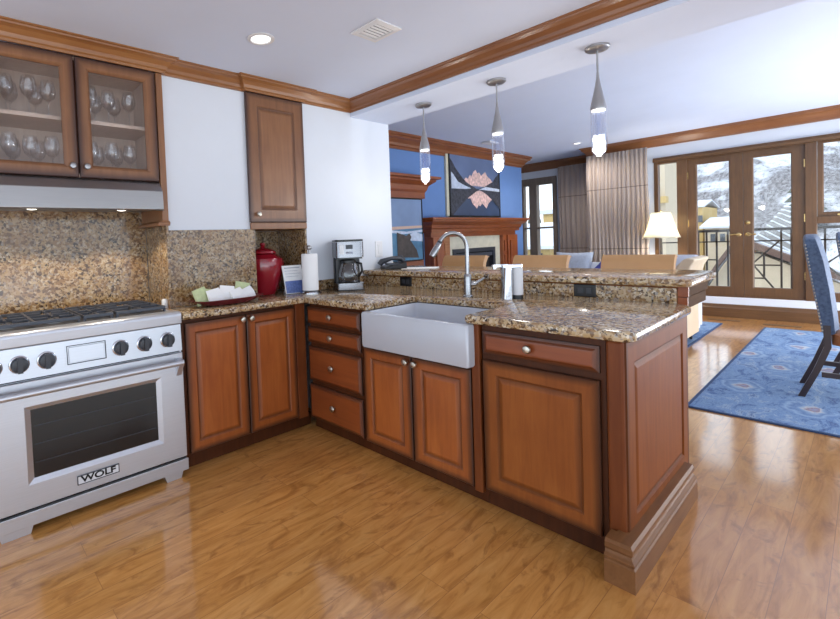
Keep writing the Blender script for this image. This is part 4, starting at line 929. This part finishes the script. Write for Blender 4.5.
for x in (5.35, 5.88):
    for y in (-.2, 1.06): obj('foot', bx(x, x+.06, y-.03, y+.03, .012, .1), 'dark_wood', t)
def pillow(w_, h, th, mat, loc, rot, label):
    bm = B(); n = 14; g = {}
    for s in (1, -1):
        for i in range(n+1):
            for j in range(n+1):
                u, v = 2*i/n-1, 2*j/n-1; e = (1-u**4)*(1-v**4)
                if s == -1 and (i in (0, n) or j in (0, n)): g[s, i, j] = g[1, i, j]; continue
                g[s, i, j] = bm.verts.new((s*th*max(e, 0)**.5, u*w_*(1-.08*(1-v*v)), v*h*(1-.08*(1-u*u))))
        for i in range(n):
            for j in range(n): bm.faces.new([g[s, i, j], g[s, i+1, j], g[s, i+1, j+1], g[s, i, j+1]])
    o = obj('pillow', bm, mat, smooth=True); o.location = loc; o.rotation_euler = rot; return tag(o, label, 'pillow', 'pillows on the sofa')
pillow(.28, .25, .075, 'tweed', (5.80, .53, .735), (0, .28, 0), 'grey tweed square pillow on the sofa between two stools')
pillow(.16, .16, .06, 'bluef', (5.76, .10, .645), (PI/4.3, .28, 0), 'indigo pillow on the sofa behind the tan stool, corner showing')
lx, ly = 6.21, -.52
t = thing('end_table', 'small wooden end table with a lamp by the French doors', 'table', (lx, ly, 0))
bm = B(); lathe(bm, [(.17, 0), (.17, .02)], (lx, ly, .58), n=28); obj('top', bm, 'dark_wood', t)
for k in range(3):
    a = 2*PI*k/3; bm = B(); cyl(bm, (lx+.14*math.cos(a), ly+.14*math.sin(a), .001), (lx+.12*math.cos(a), ly+.12*math.sin(a), .58), .014); obj('leg', bm, 'dark_wood', t)

t = thing('table_lamp', 'table lamp with a ruffled ivory bell shade by the French doors', 'lamp', (lx, ly, .60))
bm = B(); lathe(bm, [(.075, 0), (.08, .012), (.03, .03), (.016, .06), (.014, .4), (.01, .56)], (lx, ly, .6005), n=20); obj('base', bm, 'rail', t, smooth=True)
bm = B(); n = 48; L = []
for r, z in ((.225, 1.155), (.205, 1.20), (.165, 1.32), (.128, 1.46), (.112, 1.52)):
    L.append([(lx+r*(1+.012*math.cos(8*2*PI*i/n))*math.cos(2*PI*i/n), ly+r*(1+.012*math.cos(8*2*PI*i/n))*math.sin(2*PI*i/n), z+(.006*math.cos(8*2*PI*i/n) if z < 1.2 else 0)) for i in range(n)])
loft(bm, L, False, False); o = obj('lamp_shade', bm, 'shade', t, smooth=True); q = o.modifiers.new('thick', 'SOLIDIFY'); q.thickness = .004
bm = B(); cyl(bm, (lx, ly, 1.14), (lx, ly, 1.53), .004); sphere(bm, (lx, ly, 1.545), .012); obj('finial', bm, 'brass', t)
d = bpy.data.lights.new('table_lamp_light', 'POINT'); d.energy = 14; d.shadow_soft_size = .05; d.color = (1, .95, .86)
l = bpy.data.objects.new('table_lamp_light', d); C.objects.link(l); l.location = (lx, ly, 1.33)
# blue ottoman cushion seen right of the lamp
t = thing('accent_chair', 'pale blue rounded accent chair between the lamp and the cream armchair', 'chair', (4.95, -.97, 0))
bm = B(); loft(bm, [[(x, y, z) for x, y in rrect(4.74, 5.2, -1.16, -.72, .12)] for z in (.08, .1, .40)] + [[(x, y, .44) for x, y in rrect(4.78, 5.16, -1.12, -.76, .12)]]); obj('seat', bm, 'sofa', t, smooth=True)
bm = B(); loft(bm, [[(x, y, z) for x, y in rrect(5.12, 5.24, -1.16, -.72, .05)] for z in (.1, .3, .86, .92)] + [[(x, y, .95) for x, y in rrect(5.14, 5.22, -1.11, -.77, .03)]]); obj('backrest', bm, 'sofa', t, smooth=True)
for x in (4.82, 5.12):
    for y in (-1.09, -.79): obj('leg', bx(x-.015, x+.015, y-.015, y+.015, .012, .09), 'dark_wood', t)

# rugs
def rug(x0, x1, y0, y1, label):
    t = thing('rug', label, 'rug', ((x0+x1)/2, (y0+y1)/2, 0), 'blue patterned rugs')
    obj('pile', bx(x0+.02, x1-.02, y0+.02, y1-.02, .001, .011), 'rug', t)
    bm = B(); rings(bm, lambda u, v, w_: (u, v, .001+w_), x0, x1, y0, y1, [(0, 0), (0, .009), (.0195, .009), (.0195, 0)], cap=False, back=False); obj('binding', bm, 'rugedge', t)
rug(2.15, 5.95, -4.6, -1.62, 'large faded blue floral rug under the dining chairs')
rug(2.6, 6.0, -1.22, 1.1, 'faded blue rug under the cream armchair, past the bar end')
for x, y, lab in ((6.32, -1.18, 'flush wooden floor vent by the left French door'), (6.24, -1.75, 'flush wooden floor vent by the right French door')):
    bm = B(); box(bm, x-.05, x+.05, y-.17, y+.17, .0005, .004)
    for k in range(8): box(bm, x-.035, x+.035, y-.15+k*.04, y-.13+k*.04, .0041, .0045)
    o = obj('floor_register', bm, 'door_h'); tag(o, lab, 'floor vent', 'floor vents by the French doors')

# dining chairs
def make_chair():
    t = thing('dining_chair', '', 'dining chair', (0, 0, 0), 'blue and brown dining chairs')
    # faces +x locally, back at x = 0 (rear face) ; origin under the seat back
    bm = B(); L = []
    for z, xo, th, hw_, in ((.47, .02, .075, .21), (.6, .006, .085, .235), (.8, -.018, .095, .245), (1.0, -.046, .095, .245), (1.1, -.064, .085, .235), (1.15, -.072, .075, .215), (1.175, -.076, .06, .16), (1.185, -.075, .04, .08)):
        L.append([(xo-th/2+.012, -hw_, z), (xo-th/2, -hw_*.5, z), (xo-th/2, hw_*.5, z), (xo-th/2+.012, hw_, z), (xo+th/2-.012, hw_, z), (xo+th/2+.012, hw_*.5, z), (xo+th/2+.012, -hw_*.5, z), (xo+th/2-.012, -hw_, z)])
    loft(bm, L); bk = obj('backrest', bm, 'velvet', t, smooth=True)
    for s in (-1, 1):
        bm = B()
        for k in range(26):
            z = .5+k*.0245; xo = .018-.085*max(0, (z-.5)/.65)**1.0; sphere(bm, (xo-.034, s*(.222+.022*math.sin(PI*min(1, (z-.47)/.6)*.5))-.0, z), .0055, n=6, m=4)
        obj('nailhead_trim', bm, 'nickel', bk, smooth=True)
    bm = B(); loft(bm, [[(x, y, z) for x, y in rrect(.03, .52, -.24, .24, .05)] for z in (.40, .41, .475)] + [[(x, y, .50) for x, y in rrect(.06, .49, -.21, .21, .05)]]); obj('seat', bm, 'brown', t, smooth=True)
    for s in (-1, 1):
        bm = B(); q = [(-.018, -.018), (.018, -.018), (.018, .018), (-.018, .018)]
        loft(bm, [[(xo+a, s*.205+b_, z) for a, b_ in q] for z, xo in ((.001, -.12), (.2, -.045), (.38, .01), (.62, .004))]); obj('leg', bm, 'dark_wood', t)
        bm = B(); loft(bm, [[(.47+a*k, s*.205+b_*k, z) for a, b_ in q] for z, k in ((.001, .8), (.41, 1.2))]); obj('leg', bm, 'dark_wood', t)
        obj('stretcher', bx(-.02, .47, s*.205-.01, s*.205+.01, .16, .195), 'dark_wood', t)
    obj('stretcher', bx(.2, .225, -.2, .2, .165, .19), 'dark_wood', t)
    return t
c0 = make_chair()
for i, (x, y, rz, lab) in enumerate(((3.14, -2.25, -87, 'dining chair with blue nailhead back and brown leather seat, nearest on the rug'), (3.95, -2.385, -88, 'dining chair farther back, its brown seat peeking out beyond the nearest chair'))):
    o = c0 if i == 0 else copy_tree(c0)
    o.location = (x, y, .0115); o.rotation_euler = (0, 0, math.radians(rz)); o['label'] = lab

# ================================================================ OUTSIDE
struct('balcony', bx(6.8, 8.0, -6, 1.0, .0, .16), 'snow')
t = thing('balcony_railing', 'dark metal balcony railing with geometric bars outside the French doors', 'railing', (7.75, -1.5, .16))
obj('top_rail', bx(7.70, 7.76, -5.5, .6, 1.195, 1.235), 'rail', t); obj('mid_rail', bx(7.715, 7.745, -5.5, .6, 1.03, 1.05), 'rail', t); obj('bottom_rail', bx(7.715, 7.745, -5.5, .6, .26, .285), 'rail', t)
for y in (.55, -.655, -.76, -.885, -1.02, -1.30, -1.615, -1.72, -2.05, -2.4, -2.8, -3.4, -4.1, -4.8, -5.4):
    obj('post', bx(7.715, 7.745, y-.011, y+.011, .16, 1.2), 'rail', t)
for pts in ([(-1.30, .69), (-1.59, 1.03)], [(-1.30, .69), (-1.56, .28)], [(-1.30, .67), (-1.615, .67)], [(-1.43, .84), (-1.43, .5)], [(-1.30, .86), (-1.43, .86)], [(-1.30, .47), (-1.43, .47)], [(-.655, .75), (-.885, .75)], [(-2.05, .69), (-2.4, 1.03)], [(-2.05, .69), (-2.4, .3)]):
    bm = B(); cyl(bm, (7.73, pts[0][0], pts[0][1]), (7.73, pts[1][0], pts[1][1]), .012, n=6); obj('bar', bm, 'rail', t)
# ground and hillside
bm = B(); nx, ny = 60, 70; rows = []; hr = random.Random(2)
for i in range(nx+1):
    x = 9+231*i/nx; row = []
    for j in range(ny+1):
        y = -90+230*j/ny
        z = -6+.0*x; q = max(0, x-48); z += 31*(q/110)**.9 if q > 0 else 0
        z += (1.2*math.sin(.09*y+.05*x)+.8*math.sin(.21*y-.13*x))*min(1, q/40)
        z -= max(0, (y-24)/60)*min(1, q/60)*34*1
        row.append(bm.verts.new((x, y, max(z, -6))))
    rows.append(row)
for i in range(nx):
    for j in range(ny): bm.faces.new((rows[i][j], rows[i+1][j], rows[i+1][j+1], rows[i][j+1]))
o = struct('hillside', bm, 'hill', smooth=True)
# houses
def house(name, x0, x1, y0, y1, zb, ze, zr, axis, wall, roof, label, eave=.25, wins=()):
    t = thing(name, label, 'building', ((x0+x1)/2, (y0+y1)/2, -6), 'buildings in the snow')
    bm = B(); box(bm, x0, x1, y0, y1, zb, ze)
    if axis == 'x':
        ym = (y0+y1)/2; loft(bm, [[(x, y0, ze), (x, y1, ze), (x, ym, zr)] for x in (x0, x1)])
    obj('wall', bm, wall, t)
    bm = B(); th = .12*(abs(y1-y0)/3+.5)
    if axis == 'x':
        ym = (y0+y1)/2
        sl = (zr-ze)/((y1-y0)/2)
        loft(bm, [[(x, y0-eave, ze-eave*sl), (x, ym, zr), (x, y1+eave, ze-eave*sl), (x, y1+eave, ze-eave*sl+th), (x, ym, zr+th), (x, y0-eave, ze-eave*sl+th)] for x in (x0-eave, x1+eave)])
    else:
        xm = (x0+x1)/2; sl = (zr-ze)/((x1-x0)/2)
        loft(bm, [[(x0-eave, y, ze-eave*sl), (xm, y, zr), (x1+eave, y, ze-eave*sl), (x1+eave, y, ze-eave*sl+th), (xm, y, zr+th), (x0-eave, y, ze-eave*sl+th)] for y in (y0-eave, y1+eave)])
    r = obj('roof', bm, roof, t)
    for (a, b_, c_, d_) in wins: obj('window', bx(x0-.05, x0+.02, a, b_, c_, d_), 'darkwin', t)
    return t
# gabled house right below the doors
t = thing('gabled_house', 'cream gabled house with brown eaves directly below the balcony', 'building', (20, .3, -6), 'buildings in the snow')
A = (.28, .62)
bm = B(); loft(bm, [[(x, 1.9, -6), (x, 1.9, -1.9), (x, 1.3, -1.25), (x, .75, -.25), (x, A[0], A[1]), (x, -3.2, -1.2), (x, -3.2, -6)] for x in (18.1, 18.5)]); obj('wall', bm, 'stucco', t)
bm = B(); up_ = [(2.25, -2.2), (1.6, -1.5), (1.1, -.72), (.75, -.02), (A[0], .75), (-3.5, -1.25)]; th = .2
loft(bm, [[(x, y, z) for y, z in up_]+[(x, y, z+th) for y, z in up_[::-1]] for x in (17.8, 18.15)]); obj('eave', bm, 'eave', t)
bm = B(); loft(bm, [[(x, y, z-.02) for y, z in up_]+[(x, y, z+th+.06) for y, z in up_[::-1]] for x in (18.16, 18.55)]); obj('roof', bm, 'snow', t)
# hip roof behind
t = thing('long_roof_house', 'house with a long snow-dusted shingle roof rising behind the gable', 'building', (29, -.4, -6), 'buildings in the snow')
RA, RD, RB, RC = Vector((18.60, 0.03, 0.77)), Vector((18.60, -0.84, 0.09)), Vector((36.00, 0.74, 2.33)), Vector((36.00, 0.52, 2.31))
bm = B(); dz = Vector((0, 0, .18)); loft(bm, [[RA-dz, RD-dz, RC-dz, RB-dz], [RA, RD, RC, RB]]); rf = obj('roof', bm, 'slate', t)
for k in range(9):
    f = ((k+.6)/9)**1.3; p = RA.lerp(RB, f); q = RD.lerp(RC, f); bm = B(); cyl(bm, p+dz*.1, q+dz*.1, .045+.03*f, n=6); obj('snow_strip', bm, 'snow', rf)
bm = B(); loft(bm, [[(p.x, p.y, -6) for p in (RA, RD, RC, RB)], [p-dz*1.05 for p in (RA, RD, RC, RB)]]); obj('wall', bm, 'stucco', t)
house('yellow_house', 33, 37, 3.9, 4.5, -6, 2.5, 2.9, 'y', 'stucco2', 'snow', 'tall narrow yellow house seen through the left door', .1, ((3.9, 4.1, 1.6, 2.0),))
house('yellow_house', 31, 36, 2.3, 3.45, -6, 1.25, 1.75, 'y', 'stucco', 'snow', 'low cream house with a snowy roof seen through the left door', .2, ((2.6, 2.8, .5, .9), (3.0, 3.2, .5, .9)))
house('snowy_house', 24, 27, 3.0, 5.0, -6, -1.6, -.2, 'x', 'eave', 'snow', 'low dark house under thick snow below the left door railing', .3)
house('lodge', 52, 60, -9, -3, -6, -1.2, .6, 'y', 'stucco', 'snow', 'long lodge with a snowy roof at the foot of the hill', .4)
t = thing('hotel_wing', 'cream stucco wing of the same building seen through the side light', 'building', (12.5, 1.4, -6), 'buildings in the snow')
obj('wall', bx(11.5, 14.5, .66, 2.4, -6, 3.6), 'stucco', t); obj('ledge', bx(11.3, 11.5, .6, 2.4, 1.9, 2.05), 'stucco2', t); obj('snow_cap', bx(11.4, 14.6, .6, 2.5, 3.6, 3.75), 'snow', t)
house('roof_house', 24, 30, 8.8, 11.5, -6, .6, 1.8, 'y', 'stucco2', 'snow', 'yellow house with snowy roofs seen through the small window', .4, ((9.2, 9.6, -.4, .2),))
t = thing('chimney_tower', 'square yellow chimney tower with a cap seen through the small window', 'building', (29, 10, -6), 'buildings in the snow')
obj('shaft', bx(32.2, 33.4, 11.6, 12.8, -6, 2.7), 'stucco2', t); obj('cap', bx(32, 33.6, 11.4, 13, 2.7, 3.0), 'snow', t)
# conifers
def tree(x, y, z, h, label):
    t = thing('conifer', label, 'tree', (x, y, z), 'conifers on the hill'); r = random.Random(int(x*7+y)); bm = B()
    for k in range(8):
        f = k/8; lathe(bm, [(h*.2*(1-f)*r.uniform(.85, 1.1)+.05, h*(.12+.85*f)), (h*.02, h*(.12+.85*f)+h*.17)], (x, y, z), n=9)
    obj('foliage', bm, 'pine', t); bm = B(); cyl(bm, (x, y, z-1), (x, y, z+h*.2), h*.025, n=8); obj('trunk', bm, 'trunk', t)
tree(70, 2.2, .5, 9.5, 'tall conifer on the hill at the right side of the right French door'); tree(36, 15.2, -6, 10.5, 'bare dark conifer left, top showing in the small window'); tree(66, 14, -1.5, 5, 'small conifer on the snowy slope through the left door')
